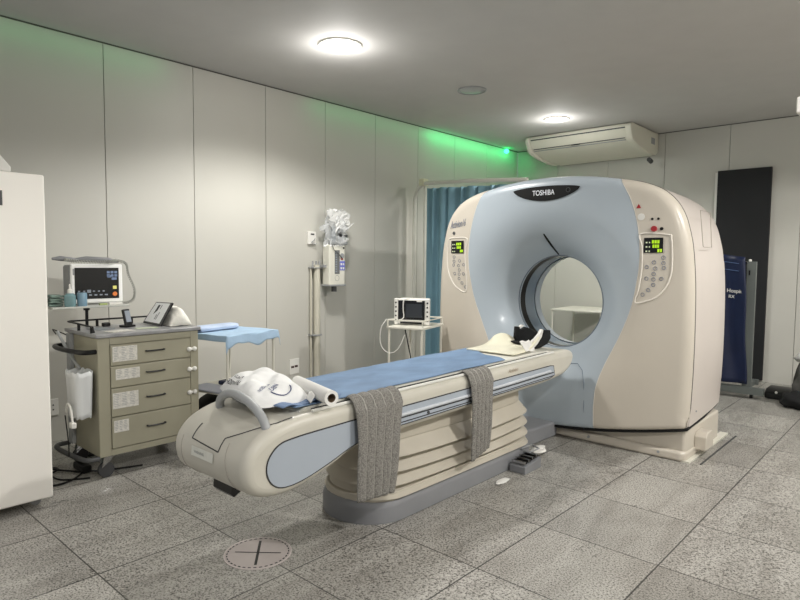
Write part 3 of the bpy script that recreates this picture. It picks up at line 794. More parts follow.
# ------------------------------------------------------------------ khaki drawer cart
t = thing('drawer_cart', 'khaki metal medical cart with four labelled drawers by the left wall', 'cart', (-4.29, 1.905, 0))
X0, X1, Y0, Y1 = -4.56, -4.03, 1.54, 2.245
obj('cart_frame', MB().box(X0, X1-.012, Y0, Y1, .145, .93), CARTM, t, bevel=.008)
obj('front_frame', MB().box(X1-.012, X1, Y0, Y0+.075, .145, .93), CARTM, t, bevel=.004)
obj('front_frame', MB().box(X1-.012, X1, Y1-.062, Y1, .145, .93), CARTM, t, bevel=.004)
obj('front_frame', MB().box(X1-.012, X1, Y0+.075, Y1-.062, .145, .185), CARTM, t, bevel=.002)
obj('front_frame', MB().box(X1-.012, X1, Y0+.075, Y1-.062, .885, .93), CARTM, t, bevel=.002)
zs = [(.743, .880), (.597, .736), (.402, .590), (.190, .395)]
labs = [(.012, .175, .012, .112), (.030, .190, .018, .090), (.008, .178, .030, .135), (.012, .110, .020, .100)]
for (a, b_), (l0, l1, m0, m1) in zip(zs, labs):
    ya, yb = Y0+.079, Y1-.066
    dr = obj('drawer', MB().box(X1-.02, X1+.004, ya, yb, a, b_), CARTM, t, bevel=.004)
    zc = (a+b_)/2+.01; yc = (ya+yb)/2+.018
    obj('drawer_handle', MB().tube(smoothloop([(X1+.004, yc-.062, zc), (X1+.022, yc-.058, zc), (X1+.028, yc, zc), (X1+.022, yc+.058, zc), (X1+.004, yc+.062, zc)], 4, False), .0055, 8), BLACK, dr)
    lb = obj('drawer_label', MB().box(X1+.004, X1+.0055, ya+l0, ya+l1, b_-m1+.0, b_-m0+.0), LABEL, dr)
    d = MB(); n = max(2, int((m1-m0)/.012))
    for k in range(n):
        z = b_-m0-.008-.011*k
        for c in range(3):
            y = ya+l0+.008+(l1-l0-.012)*c/3; d.box(X1+.0055, X1+.006, y, y+(l1-l0)*.22*random.uniform(.6, 1), z-.003, z)
    obj('label_print', d, GREY, lb, smooth=False)
for z in (.80, .655, .485):
    o = obj('drawer_clip', MB().box(X1, X1+.014, Y1-.085, Y1-.030, z-.009, z+.009), WHITE, t, bevel=.005)
    for yy in (Y1-.078, Y1-.037): obj('clip_tab', MB().sphere((X1+.012, yy, z), .017, 10), WHITE, o)
obj('cart_top', MB().box(X0-.01, X1+.015, Y0-.015, Y1+.015, .932, .958), CARTD, t, bevel=.006)
# rail round the top
gx0, gx1 = X0+.0, X0+.52
rail = [(X1-.05, Y0+.0, .965), (X1-.07, Y0+.0, 1.0), (X0+.03, Y0, 1.005), (X0+.01, Y0+.02, 1.005), (X0+.01, Y1-.02, 1.005), (X0+.03, Y1, 1.005), (X0+.25, Y1, 1.0), (X0+.29, Y1, .965)]
obj('guard_rail', MB().tube(rail, .0065, 8), BLACK, t)
for p in [(X0+.01, Y0+.2), (X0+.01, Y0+.45), (X0+.01, Y1-.05), (X0+.22, Y0), (X1-.09, Y0)]:
    obj('rail_post', MB().cyl((p[0], p[1], .958), (p[0], p[1], 1.005), .010, 8), BLACK, t)
# push handle on the near side
ph = smoothloop([(-4.06, Y0-.0, .842), (-4.06, Y0-.05, .842), (-4.10, Y0-.08, .842), (-4.3, Y0-.11, .842), (-4.5, Y0-.10, .842), (-4.55, Y0-.05, .842), (-4.55, Y0, .842)], 5, False)
obj('push_handle', MB().tube(ph, .016, 10), BLACK, t)
bp = smoothloop([(-4.04, Y0-.0, .14), (-4.05, Y0-.06, .14), (-4.14, Y0-.09, .14), (-4.45, Y0-.11, .14), (-4.55, Y0-.08, .14), (-4.56, Y0, .14)], 5, False)
obj('bumper_bar', MB().tube(bp, .016, 10), DGREY, t)
obj('side_column', MB().box(-4.50, -4.43, Y0-.028, Y0-.001, .16, .93), GREY, t, bevel=.004)
for (x, y) in ((X1-.035, Y0+.06), (X1-.035, Y1-.04), (X0+.05, Y0+.06), (X0+.05, Y1-.04)):
    c = obj('caster', MB().cyl((x-.014, y-.012, .052), (x+.014, y-.012, .052), .05, 20), RUBBER, t)
    obj('caster_fork', MB().prism([(y-.045, .07), (y+.02, .12), (y+.03, .145), (y-.03, .145)], 'x', x-.022, x-.017), GREYMET, c)
    obj('caster_fork', MB().prism([(y-.045, .07), (y+.02, .12), (y+.03, .145), (y-.03, .145)], 'x', x+.017, x+.022), CHROME, c)
    obj('caster_plate', MB().cyl((x, y, .125), (x, y, .146), .026, 14), CHROME, c)

# waste holder hanging at the cart's near side
t = thing('hanging_waste_bag', 'translucent ribbed bag holder hanging at the near side of the khaki cart', 'bag holder', (-4.24, 1.46, .42))
obj('bag_body', MB().grid(lambda u, v: (lambda a: (-4.135+(.088+.015*v)*math.copysign(abs(math.cos(a))**.5, math.cos(a)), 1.462+(.050+.01*v)*math.copysign(abs(math.sin(a))**.5, math.sin(a)), .42+.30*v+.006*math.sin(a*9)))(2*PI*u), 60, 10, True), FROST, t, solid=.003)
obj('bag_base', MB().prism([(-4.21, 1.42), (-4.06, 1.42), (-4.06, 1.505), (-4.21, 1.505)], 'z', .42, .43), FROST, t)
obj('lid_arm', MB().tube([(-4.20, 1.49, .72), (-4.30, 1.46, .82), (-4.44, 1.44, .95)], .010, 8), GREY, t)
obj('hook_wire', MB().tube(smoothloop([(-4.47, 1.44, .93), (-4.50, 1.43, .96), (-4.56, 1.46, .95), (-4.58, 1.52, .92), (-4.57, 1.55, .90)], 4, False), .004, 6), BLACK, t)
t = thing('coiled_probe_lead', 'white looped lead and plug hanging below the ribbed bag holder', 'cable', (-4.14, 1.38, .30))
obj('loop', MB().tube(smoothloop([(-4.15, 1.385, .46), (-4.11, 1.38, .52), (-4.06, 1.38, .50), (-4.04, 1.38, .44), (-4.03, 1.38, .40)], 5, False), .007, 8), WHITE, t)
obj('plug', MB().box(-4.07, -4.02, 1.37, 1.40, .375, .41), WHITE, t, bevel=.005)
obj('lead', MB().tube(smoothloop([(-4.19, 1.39, .43), (-4.17, 1.39, .36), (-4.14, 1.39, .25), (-4.14, 1.39, .17)], 5, False), .004, 6), BLACK, t)

# items on the cart
t = thing('glucose_meter', 'small handheld meter with a grey screen leaning on the cart top', 'meter', (-4.33, 1.84, .958))
R = Matrix.Rotation(math.radians(22), 3, 'Z') @ Matrix.Rotation(math.radians(-14), 3, 'Y')
c = Vector((-4.34, 1.865, 1.025))
obj('meter_body', MB().obox(c, .022, .062, .125, R), BLACK, t, bevel=.008, seg=3)
obj('meter_screen', MB().obox(c+R @ Vector((.0125, 0, .008)), .002, .045, .082, R), ICON, t)
obj('meter_stand', MB().obox((-4.345, 1.87, .966), .07, .085, .014, Matrix.Rotation(math.radians(22), 3, 'Z')), BLACK, t, bevel=.003)
t = thing('printed_pouch', 'white crumpled pouch with a black edged printed board leaning on the cart', 'pouch', (-4.34, 2.1, .958))
def pouch(u, v):
    P = [(2.09, .962), (2.12, 1.03), (2.165, 1.095), (2.205, 1.085), (2.235, 1.03), (2.25, .962)]
    k = v*5; i = min(int(k), 4); f = k-i; y = P[i][0]+(P[i+1][0]-P[i][0])*f; z = P[i][1]+(P[i+1][1]-P[i][1])*f
    x = -4.47+.34*u; e = max(0, 1-abs(2*u-1)**7)**.6
    n_ = noise.noise(Vector((x*16, y*16, z*10)))*.010
    return (x+n_, y+n_, max(.962, .962+(z-.962)*e+n_))
obj('pouch', MB().grid(pouch, 22, 26), mat('pouch_white', '#efece2', .8, bump=.6, bscale=30), t, solid=.003, ang=80)
p0 = Vector((-4.44, 2.035, .966)); p1 = Vector((-4.13, 2.02, .966)); q0 = Vector((-4.49, 2.165, 1.110)); q1 = Vector((-4.20, 2.15, 1.120))
def quad(a, b_, c_, d_, th):
    n_ = (b_-a).cross(d_-a).normalized()*th
    return MB().add([a, b_, c_, d_, a+n_, b_+n_, c_+n_, d_+n_], [(0, 1, 2, 3), (4, 5, 6, 7), (0, 1, 5, 4), (1, 2, 6, 5), (2, 3, 7, 6), (3, 0, 4, 7)])
bo_ = obj('board', quad(p0, p1, q1, q0, .012), BLACK, t, bevel=.002)
n_ = (p1-p0).cross(q0-p0).normalized()
def qp(u, v, h): return p0+(p1-p0)*u+(q0-p0)*v+((q1-q0)-(p1-p0))*u*v+n_*h
sg = 1 if n_.y < 0 else -1
fb = [qp(.06, .06, .0), qp(.90, .06, 0), qp(.90, .95, 0), qp(.06, .95, 0)]
fb = [p+n_*(.0135 if sg > 0 else -.0015) for p in fb]
obj('board_face', quad(*fb, .001), mat('board_grey', '#f6f7f8', .5), bo_)
oo = .0155*sg if sg > 0 else -.004
d = MB()
for (u0, u1, v0, v1) in ((.3, .42, .35, .85), (.5, .53, .2, .85), (.58, .61, .2, .7)):
    d.add([qp(u0, v0, 0)+n_*oo, qp(u1, v0, 0)+n_*oo, qp(u1, v1, 0)+n_*oo, qp(u0, v1, 0)+n_*oo], [(0, 1, 2, 3)])
obj('board_print', d, INKD, bo_, smooth=False)
for k, (x, y, w, l, rz, m_, lab_) in enumerate([(-4.12, 1.72, .10, .17, .2, LABEL, 'white printed sheet lying on the near corner of the cart top'), (-4.17, 1.93, .07, .15, -.1, mat('note_green', '#bdc4ae', .7, var=.1, vscale=30), 'pale green note lying on the cart top in front of the meter'), (-4.33, 1.68, .14, .12, .3, mat('tray_grey', '#7f8487', .5, var=.1, vscale=30), 'grey folder lying at the railed end of the cart top')]):
    o = obj('paper_sheet' if k < 2 else 'folder', MB().obox((x, y, .9605), w, l, .003, Matrix.Rotation(rz, 3, 'Z')), m_); tag(o, lab_, 'paper' if k < 2 else 'folder')
kn = obj('black_clamp', MB().box(-4.50, -4.46, 1.75, 1.80, .958, .985), BLACK, bevel=.006); tag(kn, 'small black clamp on the cart top behind the meter', 'clamp')

# defibrillator / monitor on a swivel shelf
t = thing('monitor_shelf', 'grey shelf on a slim black post behind the khaki cart', 'shelf', (-4.62, 1.7, 0))
obj('shelf_board', MB().box(-4.78, -4.46, 1.42, 1.945, 1.098, 1.112), mat('shelf_grey', '#b9bab4', .4), t, bevel=.003)
obj('post', MB().cyl((-4.63, 1.70, .0), (-4.63, 1.70, 1.098), .011, 10), BLACK, t)
obj('post_collar', MB().cyl((-4.63, 1.70, 1.07), (-4.63, 1.70, 1.098), .022, 12), BLACK, t)
obj('post_foot', MB().cyl((-4.63, 1.70, 0), (-4.63, 1.70, .015), .06, 16), BLACK, t)
t = thing('defibrillator_monitor', 'white framed defibrillator monitor with dark screen on the grey shelf', 'monitor', (-4.65, 1.75, 1.112))
R = Matrix.Rotation(math.radians(-4), 3, 'Z')
c = Vector((-4.63, 1.765, 1.265))
def loc(x, y, z): return c+R @ Vector((x, y, z))
obj('monitor_case', MB().obox(loc(-.05, -.012, 0), .15, .345, .27, R), GREY, t, bevel=.02, seg=3)
obj('monitor_bezel', MB().obox(loc(.035, 0, 0), .028, .355, .285, R), mat('bezel_white', '#f4f4f2', .4), t, bevel=.014, seg=3)
sc = obj('monitor_screen', MB().obox(loc(.049, -.002, .002), .004, .300, .225, R), SCREEN, t)
d = MB()
for k in range(6): 
    d.obox(loc(.0515, -.125+.033*k, -.055), .001, .014 if k != 2 else .026, .010 if k != 2 else .022, R)
    d.obox(loc(.0515, -.122+.036*k, -.082), .001, .020, .010, R)
obj('soft_keys', d, ICON, sc, smooth=False)
d = MB()
for k in range(3):
    for j in range(2): d.obox(loc(.0515, .075+.026*k, .082-.024*j), .001, .020, .018, R)
d.obox(loc(.0515, .115, .035), .001, .036, .018, R); d.obox(loc(.0515, .08, .052), .001, .024, .018, R)
obj('mode_keys', d, ICONB, sc, smooth=False)
obj('yellow_key', MB().obox(loc(.0515, .118, -.030), .002, .026, .024, R), YELL, sc)
obj('shock_button', MB().cyl(loc(.05, .118, -.078), loc(.0555, .118, -.078), .016, 16), ORNG, sc)
obj('power_label', MB().obox(loc(.0515, -.158, .085), .001, .012, .045, R), GREY, t)
# handset/paddle with coiled lead on top
t3 = thing('defibrillator_paddle', 'grey paddle handset with coiled lead lying on top of the defibrillator monitor', 'paddle', (-4.63, 1.73, 1.408))
obj('paddle_body', MB().tube([(-4.62, 1.62, 1.438), (-4.62, 1.70, 1.441), (-4.62, 1.86, 1.434), (-4.62, 1.93, 1.424)], [.010, .022, .020, .008], 10), mat('paddle_grey', '#77787a', .5), t3)
obj('paddle_grip', MB().tube([(-4.60, 1.47, 1.443), (-4.60, 1.52, 1.445), (-4.60, 1.60, 1.437), (-4.61, 1.64, 1.432)], [.008, .018, .016, .009], 10), mat('paddle_grey', '#77787a', .5), t3)
def coil(path, r, turns, wr):
    P = smoothloop(path, 10, False); N = turns*10; out = []
    for i in range(N+1):
        s = i/N*(len(P)-1); k = min(int(s), len(P)-2); f = s-k; p = Vector(P[k])*(1-f)+Vector(P[k+1])*f
        tt = (Vector(P[k+1])-Vector(P[k])).normalized(); u_ = Vector((1, 0, 0)); w_ = tt.cross(u_).normalized(); a = 2*PI*i/10
        out.append(p+u_*r*math.cos(a)+w_*r*math.sin(a))
    return MB().tube(out, wr, 5)
obj('coiled_lead', coil([(-4.57, 1.54, 1.437), (-4.565, 1.62, 1.425), (-4.56, 1.74, 1.420), (-4.565, 1.84, 1.424), (-4.58, 1.90, 1.435)], .010, 26, .0035), mat('lead_grey', '#a3a39c', .5), t3)
obj('hanging_lead', coil([(-4.58, 1.90, 1.435), (-4.57, 1.965, 1.41), (-4.565, 1.98, 1.33), (-4.56, 2.02, 1.22), (-4.56, 2.01, 1.14), (-4.57, 1.95, 1.118), (-4.60, 1.90, 1.122)], .008, 44, .0035), mat('lead_grey', '#a3a39c', .5), t3)
# things on the shelf
t = thing('spray_bottle', 'small teal bottle with white pump cap on the shelf before the monitor', 'bottle', (-4.52, 1.52, 1.112))
obj('bottle_body', MB().lathe([(.001, 0), (.034, 0), (.037, .01), (.037, .075), (.025, .09), (.012, .095)], (-4.50, 1.545, 1.112), 20), TEALB, t)
obj('bottle_cap', MB().lathe([(.017, .088), (.017, .115), (.006, .125), (.005, .155), (.001, .157)], (-4.50, 1.545, 1.112), 14), WHITE, t)
obj('pump_nozzle', MB().tube([(-4.50, 1.545, 1.262), (-4.475, 1.535, 1.258)], .006, 6), WHITE, t)
b2 = obj('teal_jar', MB().lathe([(.001, 0), (.03, 0), (.032, .01), (.032, .088), (.028, .094), (.001, .094)], (-4.495, 1.622, 1.112), 20), mat('teal_gel', '#7795a8', .3)); tag(b2, 'blue-grey jar next to the teal pump bottle on the shelf', 'jar')
for k in range(4):
    def cl(u, v, k=k): 
        x = -4.66+.13*u; y = 1.425+.085*v+.01*k*.3
        return (x, y, 1.122+.02*k+.007*noise.noise(Vector((x*20, y*20, k*3))))
    o = obj('folded_cloth', MB().grid(cl, 10, 10), CLOTHG, solid=.014)
    tag(o, ['dark green folded cloth at the bottom of the pile on the shelf', 'grey green folded cloth second from the bottom on the shelf', 'grey green folded cloth third in the pile on the shelf', 'loosely folded green cloth on top of the pile on the shelf'][k], 'cloth', 'folded cloths on the shelf end')
o = obj('white_pen_box', MB().box(-4.50, -4.475, 1.80, 1.895, 1.1125, 1.128), WHITE, bevel=.004); tag(o, 'slim white box on the shelf edge below the monitor', 'box')
o = obj('green_pen_box', MB().box(-4.50, -4.478, 1.735, 1.79, 1.1125, 1.126), mat('lime_tape', '#a9b77a', .5), bevel=.004); tag(o, 'small lime green packet on the shelf edge below the monitor', 'packet')

# floor cables under the left side
def cable(name, pts, r, label, m=BLACK):
    o = obj(name, MB().tube(smoothloop(pts, 8, False), r, 6), m); tag(o, label, 'cable'); return o
cable('floor_cable', [(-5.10, 1.55, .30), (-5.05, 1.5, .05), (-4.9, 1.42, .008), (-4.55, 1.38, .008), (-4.35, 1.45, .008), (-4.2, 1.60, .008), (-4.1, 1.85, .008)], .007, 'black cable running from the wall outlet under the khaki cart')
cable('floor_cable', [(-4.45, 1.25, .008), (-4.25, 1.22, .008), (-4.12, 1.30, .008), (-4.18, 1.45, .008), (-4.40, 1.60, .008)], .007, 'black cable looping on the floor beside the tall white cabinet')
cable('floor_cable', [(-4.6, 1.30, .008), (-4.45, 1.42, .008), (-4.35, 1.35, .008), (-4.2, 1.36, .008), (-4.10, 1.50, .008)], .006, 'thinner black cable curling between the cabinet and the cart')
o = obj('power_strip', MB().box(-4.40, -4.22, 1.50, 1.56, .0, .05), BLACK, bevel=.01); tag(o, 'black power block on the floor below the cart bumper', 'power strip')

# ------------------------------------------------------------------ wall fittings
def outlet(y, z, w, h, label, mark=None):
    t = thing('wall_outlet', label, 'outlet', (XA, y, z-h/2))
    obj('plate', MB().box(XA, XA+.010, y-w/2, y+w/2, z-h/2, z+h/2), WHITE, t, bevel=.003)
    if mark == 'bar':
        obj('socket_slot', MB().box(XA+.010, XA+.012, y-.045, y-.005, z-.014, z+.008), mat('slot_brown', '#3a1f22', .5), t)
        obj('socket_slot', MB().box(XA+.010, XA+.012, y+.003, y+.043, z-.010, z+.012), mat('slot_brown', '#3a1f22', .5), t)
    else:
        for dz in (-.018, .018): obj('socket_hole', MB().cyl((XA+.010, y, z+dz), (XA+.0115, y, z+dz), .006, 8), DGREY, t)
    return t
outlet(3.99, .305, .13, .165, 'white wall outlet plate with two dark slots above the couch', 'bar')
outlet(1.625, .275, .075, .13, 'white wall outlet low between the tall cabinet and the cart')
t = outlet(5.9, .62, .08, .15, 'white wall outlet below the teal curtain behind the monitor trolley')
t = thing('wall_switch', 'small white switch box with a hanging wire left of the injector', 'switch', (XA, 4.22, 1.62))
obj('switch_box', MB().box(XA, XA+.03, 4.165, 4.275, 1.62, 1.76), WHITE, t, bevel=.005)
obj('dark_socket', MB().box(XA+.03, XA+.034, 4.20, 4.245, 1.722, 1.738), INKD, t)
obj('wire', MB().tube(smoothloop([(XA+.03, 4.26, 1.69), (XA+.05, 4.235, 1.67), (XA+.045, 4.20, 1.64), (XA+.05, 4.24, 1.625), (XA+.045, 4.27, 1.63)], 4, False), .004, 6), GREY, t)
# conduit
t = thing('wall_conduit', 'tall off-white conduit pipe standing against the left wall under the injector', 'conduit', (XA+.04, 4.22, 0))
obj('pipe', MB().cyl((XA+.045, 4.27, 0), (XA+.045, 4.27, 1.40), .038, 16), mat('conduit_cream', '#c9c5b6', .45), t)
obj('pipe', MB().cyl((XA+.03, 4.20, 0), (XA+.03, 4.20, 1.37), .012, 10), mat('conduit_cream', '#c9c5b6', .45), t)
obj('pipe_clip', MB().box(XA, XA+.088, 4.185, 4.312, .62, .635), GREY, t)
obj('pipe_bracket', MB().box(XA, XA+.088, 4.185, 4.312, 1.36, 1.37), GREY, t)
for y in (4.20, 4.25, 4.295): obj('stub', MB().cyl((XA+.06, y, 1.36), (XA+.06, y, 1.44), .010, 8), GREY, t)
# injector
t = thing('contrast_injector', 'white contrast injector head with small screen, mounted on the left wall', 'injector', (-5.0, 4.42, 1.15))
R = Matrix.Rotation(math.radians(3), 3, 'X')
obj('injector_body', MB().box(-5.07, -4.95, 4.31, 4.54, 1.175, 1.62), mat('injector_white', '#dedcd0', .4), t, bevel=.018, seg=3)
obj('arm', MB().box(XA, -5.0, 4.28, 4.35, 1.37, 1.40), GREY, t)
obj('tray_lip', MB().box(-5.08, -4.94, 4.305, 4.545, 1.165, 1.185), GREY, t, bevel=.006)
obj('knob', MB().cyl((-5.0, 4.42, 1.16), (-5.0, 4.42, 1.105), .03, 12), DGREY, t)
pn = obj('keypad', MB().box(-4.95, -4.947, 4.385, 4.455, 1.30, 1.56), mat('keypad_grey', '#6f7070', .5), t)
d = MB()
for k in range(9): d.box(-4.947, -4.946, 4.393, 4.418, 1.32+.026*k, 1.335+.026*k)
obj('keypad_lines', d, ICON, pn, smooth=False)
obj('blue_display', MB().box(-4.95, -4.946, 4.46, 4.53, 1.34, 1.44), mat('disp_blue', '#5a62b0', .4, emit='#5a62b0', estr=.3), t)
d = MB()
for j in range(2):
    for k in range(2): d.box(-4.946, -4.945, 4.466+.032*j, 4.488+.032*j, 1.35+.045*k, 1.375+.045*k)
obj('display_digits', d, WHITE, t, smooth=False)
obj('round_dial', MB().cyl((-4.95, 4.49, 1.50), (-4.943, 4.49, 1.50), .028, 16), GREY, t)
obj('orange_light', MB().box(-4.95, -4.945, 4.475, 4.505, 1.455, 1.47), RED, t)
obj('dark_dot', MB().cyl((-4.95, 4.515, 1.585), (-4.945, 4.515, 1.585), .010, 10), BLACK, t)
obj('round_logo', MB().tube([(-4.949, 4.42+.030*math.cos(a), 1.255+.030*math.sin(a)) for a in [2*PI*k/16 for k in range(16)]], .002, 4, closed=True), GREY, t)
obj('front_wire', MB().tube(smoothloop([(-4.945, 4.345, 1.62), (-4.93, 4.36, 1.56), (-4.925, 4.42, 1.52), (-4.93, 4.47, 1.48), (-4.94, 4.49, 1.47)], 5, False), .004, 6), DGREY, t)
# syringes & plastic wrap
obj('syringe', MB().cyl((-4.99, 4.40, 1.66), (-4.99, 4.40, 1.82), .032, 14), mat('syringe_grey', '#8c9499', .3), t)
obj('syringe', MB().cyl((-4.99, 4.50, 1.66), (-4.99, 4.50, 1.82), .032, 14), mat('syringe_grey', '#8c9499', .3), t)
obj('syringe_cradle', MB().box(-5.05, -4.94, 4.33, 4.57, 1.62, 1.655), GREY, t, bevel=.01)
obj('valve', MB().box(-4.955, -4.93, 4.44, 4.475, 1.70, 1.76), BLACK, t, bevel=.005)
obj('valve', MB().box(-4.955, -4.93, 4.52, 4.56, 1.69, 1.73), DGREY, t, bevel=.005)
def wrapf(u, v):
    a = 2*PI*u; z = 1.60+.40*v
    r = .125*(1-.45*abs(v-.5)**1.2)*(1+.75*noise.noise(Vector((math.cos(a)*2.0, math.sin(a)*2.0, v*5)))+.35*noise.noise(Vector((math.cos(a)*5, math.sin(a)*5, v*12))))
    return (-4.99+r*.62*math.cos(a), 4.44+r*1.05*math.sin(a), z+.04*noise.noise(Vector((math.cos(a)*3, math.sin(a)*3, v*3+7))))
w = obj('plastic_wrap', MB().grid(wrapf, 30, 14, True), PLAST, smooth=False); tag(w, 'crumpled clear plastic bag wrapped round the top of the wall injector', 'plastic bag')
def wr2(u, v):
    return (-4.93+.02*noise.noise(Vector((u*6, v*6, 2))), 4.28+.30*u+.02*math.sin(v*9), 1.88+.13*v-.05*u+.04*noise.noise(Vector((u*5, v*5, 8))))
obj('loose_sheet', MB().grid(wr2, 9, 7), mat('bag_white', '#dddddb', .5, alpha=.85), w, smooth=False)
def wr3(u, v): return (-4.91+.03*noise.noise(Vector((u*5, v*5, 4))), 4.36+.28*u, 1.74+.10*v*(1-u)+.10*u+.03*math.sin(u*8))
obj('loose_sheet', MB().grid(wr3, 9, 5), mat('bag_white', '#dddddb', .5, alpha=.85), w, smooth=False)

# ------------------------------------------------------------------ instrument table with blue drape
def frame_table(name, label, cx, cy, lx, ly, zt, rz, group=None, guard=False, shelf=None, rr=.011, top=ENAMEL):
    t = thing(name, label, 'table', (cx, cy, 0), group)
    M4 = Matrix.Translation((cx, cy, 0)) @ Matrix.Rotation(rz, 4, 'Z')
    obj('table_top', MB().box(-lx/2, lx/2, -ly/2, ly/2, zt-.022, zt).xf(M4), top, t, bevel=.006)
    for sx in (-1, 1):
        for sy in (-1, 1):
            lg = obj('leg', MB().cyl((sx*(lx/2-.02), sy*(ly/2-.02), 0), (sx*(lx/2-.02), sy*(ly/2-.02), zt-.02), rr, 10).xf(M4), ENAMEL, t)
            obj('foot', MB().cyl((sx*(lx/2-.02), sy*(ly/2-.02), 0), (sx*(lx/2-.02), sy*(ly/2-.02), .03), rr*1.5, 10).xf(M4), RUBBER, lg)
    if shelf is not None: obj('lower_shelf', MB().box(-lx/2+.02, lx/2-.02, -ly/2+.02, ly/2-.02, shelf-.015, shelf).xf(M4), top, t, bevel=.003)
    if guard:
        h = .055; p = [(-lx/2+.01, -ly/2+.01), (lx/2-.01, -ly/2+.01), (lx/2-.01, ly/2-.01), (-lx/2+.01, ly/2-.01)]
        obj('guard_rail', MB().tube([(x, y, zt+h) for x, y in p], .006, 8, closed=True).xf(M4), ENAMEL, t)
        for x, y in p: obj('rail_post', MB().cyl((x, y, zt-.01), (x, y, zt+h), .007, 8).xf(M4), ENAMEL, t)
    return t, M4
RZ = math.radians(11)
t, M4 = frame_table('instrument_table', 'white tube-leg instrument table under a pale blue drape beside the cart', -4.17, 2.58, .54, .52, .885, RZ, shelf=.45)
def drape(u, v):
    x = (-.30+.62*u); y = (-.325+.65*v)
    ex = max(0, x-.275); ey = max(0, abs(y)-.30)
    drop = 0
    if ex > 0: drop += ex*1.5
    if ey > 0: drop += ey*1.6
    fold = .012*math.sin(y*26+x*4)*(1 if ex > 0 else .15)
    z = .822-drop+.004*noise.noise(Vector((x*8, y*8, 0)))
    if ex > 0: x = .281+.008*math.sin(y*20); z -= .02*math.sin(y*9+1)
    return (x, y, z)
def drape2(u, v):
    x = -.29+.64*u; y = -.30+.60*v
    X, Y, Z = min(x, .278), max(-.268, min(.268, y)), .8915
    dx = max(0, x-.278); dy = max(0, abs(y)-.268)
    Z -= dx*(1.05+.22*math.sin(y*19+1)+.1*math.sin(y*41))+dy*1.4
    X += dx*.12+.006*math.sin(y*24)*(dx > 0); Y += math.copysign(dy*.3, y)
    Z += .004*noise.noise(Vector((x*9, y*9, 2)))
    return (X, Y, Z)
o = obj('blue_drape', MB().grid(drape2, 60, 60).xf(M4), DRAPE, solid=.002); tag(o, 'pale blue surgical drape covering the instrument table', 'drape')
def pack(u, v):
    a = 2*PI*u
    return ((-.09+.085*math.copysign(abs(math.cos(a))**.5, math.cos(a))*(1-.3*abs(2*v-1)**4)), -.24+.38*v, .8935+.022+.020*math.copysign(abs(math.sin(a))**.6, math.sin(a)))
o = obj('folded_drape_pack', MB().grid(pack, 24, 14, True).xf(M4), mat('pack_lilac', '#b3c2da', .7, var=.08, bump=.3, bscale=20)); tag(o, 'folded lilac blue drape pack lying on the draped instrument table', 'drape pack')
o = obj('navy_pack', MB().box(-.10, .06, -.02, .12, .451, .485).xf(M4), NAVY, bevel=.01); tag(o, 'small navy pack on the lower shelf of the draped table', 'pack')
o = obj('grey_tray', MB().box(-.18, .20, -.26, -.06, .451, .465).xf(M4), mat('tray_lilac', '#a5a8b4', .5), bevel=.005); tag(o, 'grey tray on the lower shelf of the draped table', 'tray')
def bagf(u, v):
    a = 2*PI*u; b_ = PI*v
    r = 1+.25*noise.noise(Vector((math.cos(a)*1.5, math.sin(a)*1.5, v*3)))
    return (-4.42+.18*r*math.sin(b_)*math.cos(a), 2.64+.20*r*math.sin(b_)*math.sin(a), max(.004, .16-.20*math.cos(b_+0)*1.0))
o = obj('black_bag', MB().grid(bagf, 20, 14, True), BLACKM, ang=80); tag(o, 'dark soft bag on the floor beneath the draped instrument table', 'bag')

# ------------------------------------------------------------------ monitor trolley
RZ2 = math.radians(17)
t, M5 = frame_table('monitor_trolley', 'white tube-frame trolley with guard rail beside the gantry', -3.615, 4.20, .36, .50, .862, RZ2, guard=True, shelf=.25)
t = thing('bedside_monitor', 'bedside patient monitor with white side grips on the railed trolley', 'monitor', (-3.62, 4.17, .862))
R = Matrix.Rotation(math.radians(-64), 3, 'Z')
c = Vector((-3.62, 4.17, .989))
def lc(x, y, z): return c+R @ Vector((x, y, z))
obj('monitor_case', MB().obox(lc(-.03, 0, -.002), .16, .27, .235, R), WHITE, t, bevel=.012, seg=3)
obj('monitor_screen', MB().obox(lc(.052, -.008, .012), .006, .255, .175, R), SCREEN, t)
obj('screen_inner', MB().obox(lc(.0555, .018, .008), .002, .155, .125, R), mat('glass_grey', '#33363a', .15), t)
obj('front_lip', MB().obox(lc(.05, 0, -.105), .012, .22, .018, R), BLACK, t)
for sy in (-1, 1):
    gp = obj('side_grip', MB().obox(lc(.045, sy*.148, -.002), .045, .036, .24, R), WHITE, t, bevel=.008)
    d = MB()
    for k in range(5): d.obox(lc(.0685, sy*.148, .08-.04*k), .002, .014, .014, R)
    obj('grip_slots', d, BLACK, gp, smooth=False)
obj('screen_buttons', MB().obox(lc(.056, .07, .094), .002, .05, .010, R), WHITE, t)
cable('monitor_cable', [lc(.06, -.02, .12), lc(.075, -.07, .10), lc(.08, -.075, .02), lc(.08, -.07, -.05), lc(.09, -.10, -.08)], .0045, 'white cable hanging across the bedside monitor screen', WHITE)
cable('trolley_cable', [(-3.70, 3.90, .93), (-3.73, 3.86, .85), (-3.74, 3.86, .72), (-3.70, 3.87, .65), (-3.63, 3.89, .63), (-3.56, 3.91, .68), (-3.51, 3.93, .80)], .004, 'thin white cable looping beside the trolley legs', WHITE)
cable('black_trolley_cable', [(-3.68, 4.12, .84), (-3.66, 4.14, .7), (-3.64, 4.16, .55), (-3.64, 4.17, .35), (-3.66, 4.17, .27)], .006, 'black cable hanging beneath the monitor trolley')

